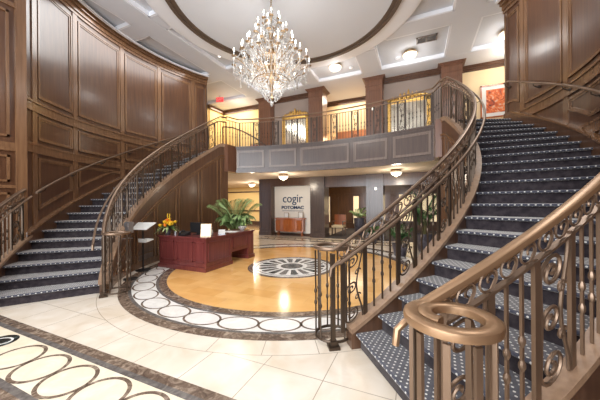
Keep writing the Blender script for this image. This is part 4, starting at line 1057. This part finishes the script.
def bead(mb, p, r):
    mb.add([p + Vector(v) * r for v in ((1, 0, 0), (0, 1, 0), (-1, 0, 0), (0, -1, 0), (0, 0, 1.3), (0, 0, -1.3))], [(0, 1, 4), (1, 2, 4), (2, 3, 4), (3, 0, 4), (1, 0, 5), (2, 1, 5), (3, 2, 5), (0, 3, 5)])
random.seed(4)
for R, z, rise, dip, n, ph in tiers:
    am = arm_mesh(R, rise, dip); ends = []
    for k in range(n):
        t = ph + 2 * pi * k / n; a = inst('arm', am, root, (CX, CYY, z), t)
        e = c + Vector((R * cos(t), R * sin(t), z + rise)); ends.append(e)
        for nm, me, zz in (('candle', cm, rise + 0.024), ('bulb', bm_, rise + 0.124)):
            o = bpy.data.objects.new(nm, me); COL.objects.link(o); o.parent = a; o.location = (R, 0, zz)
        if drops < 98:
            for q in range(2):
                t2 = t + 0.05 * (1 if q else -1); inst('crystal_drop', dm, root, (CX + R * cos(t2), CYY + R * sin(t2), z + rise + 0.01)); drops += 1
        for q in range(5):
            tt = random.uniform(-0.12, 0.12); rr = R * random.uniform(0.55, 1.02); l0 = random.uniform(0.03, 0.12)
            for j in range(6): bead(strand, c + Vector((rr * cos(t + tt), rr * sin(t + tt), z + rise * 0.6 - l0 - 0.035 * j)), 0.014 if j < 5 else 0.024)
    # swags between arm ends, strings up to the stem
    for k in range(n):
        a, b_ = ends[k], ends[(k + 1) % n]; d = (b_ - a).length
        for j in range(13):
            f = j / 12; bead(strand, a.lerp(b_, f) + Vector((0, 0, -0.35 * d * 4 * f * (1 - f) * 0.5)), 0.013)
        top = c + Vector((0.03, 0, z + rise + 0.30))
        for j in range(12):
            f = j / 12; bead(strand, a.lerp(top, f) + Vector((0, 0, -0.14 * sin(pi * f))), 0.011)
# lower basket of crystals
for j in range(15):
    f = j / 14; z = 4.5 - 0.56 * f; R = 0.42 * (1 - f) ** 0.7 + 0.03; n = max(5, int(R * 70))
    for k in range(n):
        t = 2 * pi * k / n + 0.3 * j; p = c + Vector((R * cos(t), R * sin(t), z + random.uniform(-0.01, 0.01))); bead(strand, p, 0.02)
for j in range(9):
    R = 0.42 + 0.05 * j
    for k in range(20):
        t = 2 * pi * k / 20 + j * 0.17
        for q in range(2): bead(strand, c + Vector((R * cos(t), R * sin(t), 4.50 + 0.022 * j - 0.05 * q)), 0.017)
g = MB(); g.lathe([(0.001, 3.84), (0.035, 3.88), (0.05, 3.92), (0.03, 3.965), (0.01, 3.99)], c, 10); g.build('bottom_ball', M['crystal'], root)
tag(strand.build('crystal_strands', M['crystal'], root), kind='stuff')
for zz_, R in ((4.56, 0.17), (4.44, 0.42)):
    g = MB(); g.tube(ring_pts((CX, CYY), R, R, 40, zz_), 0.012, 6, True); g.build('hoop', M['brass'], root)
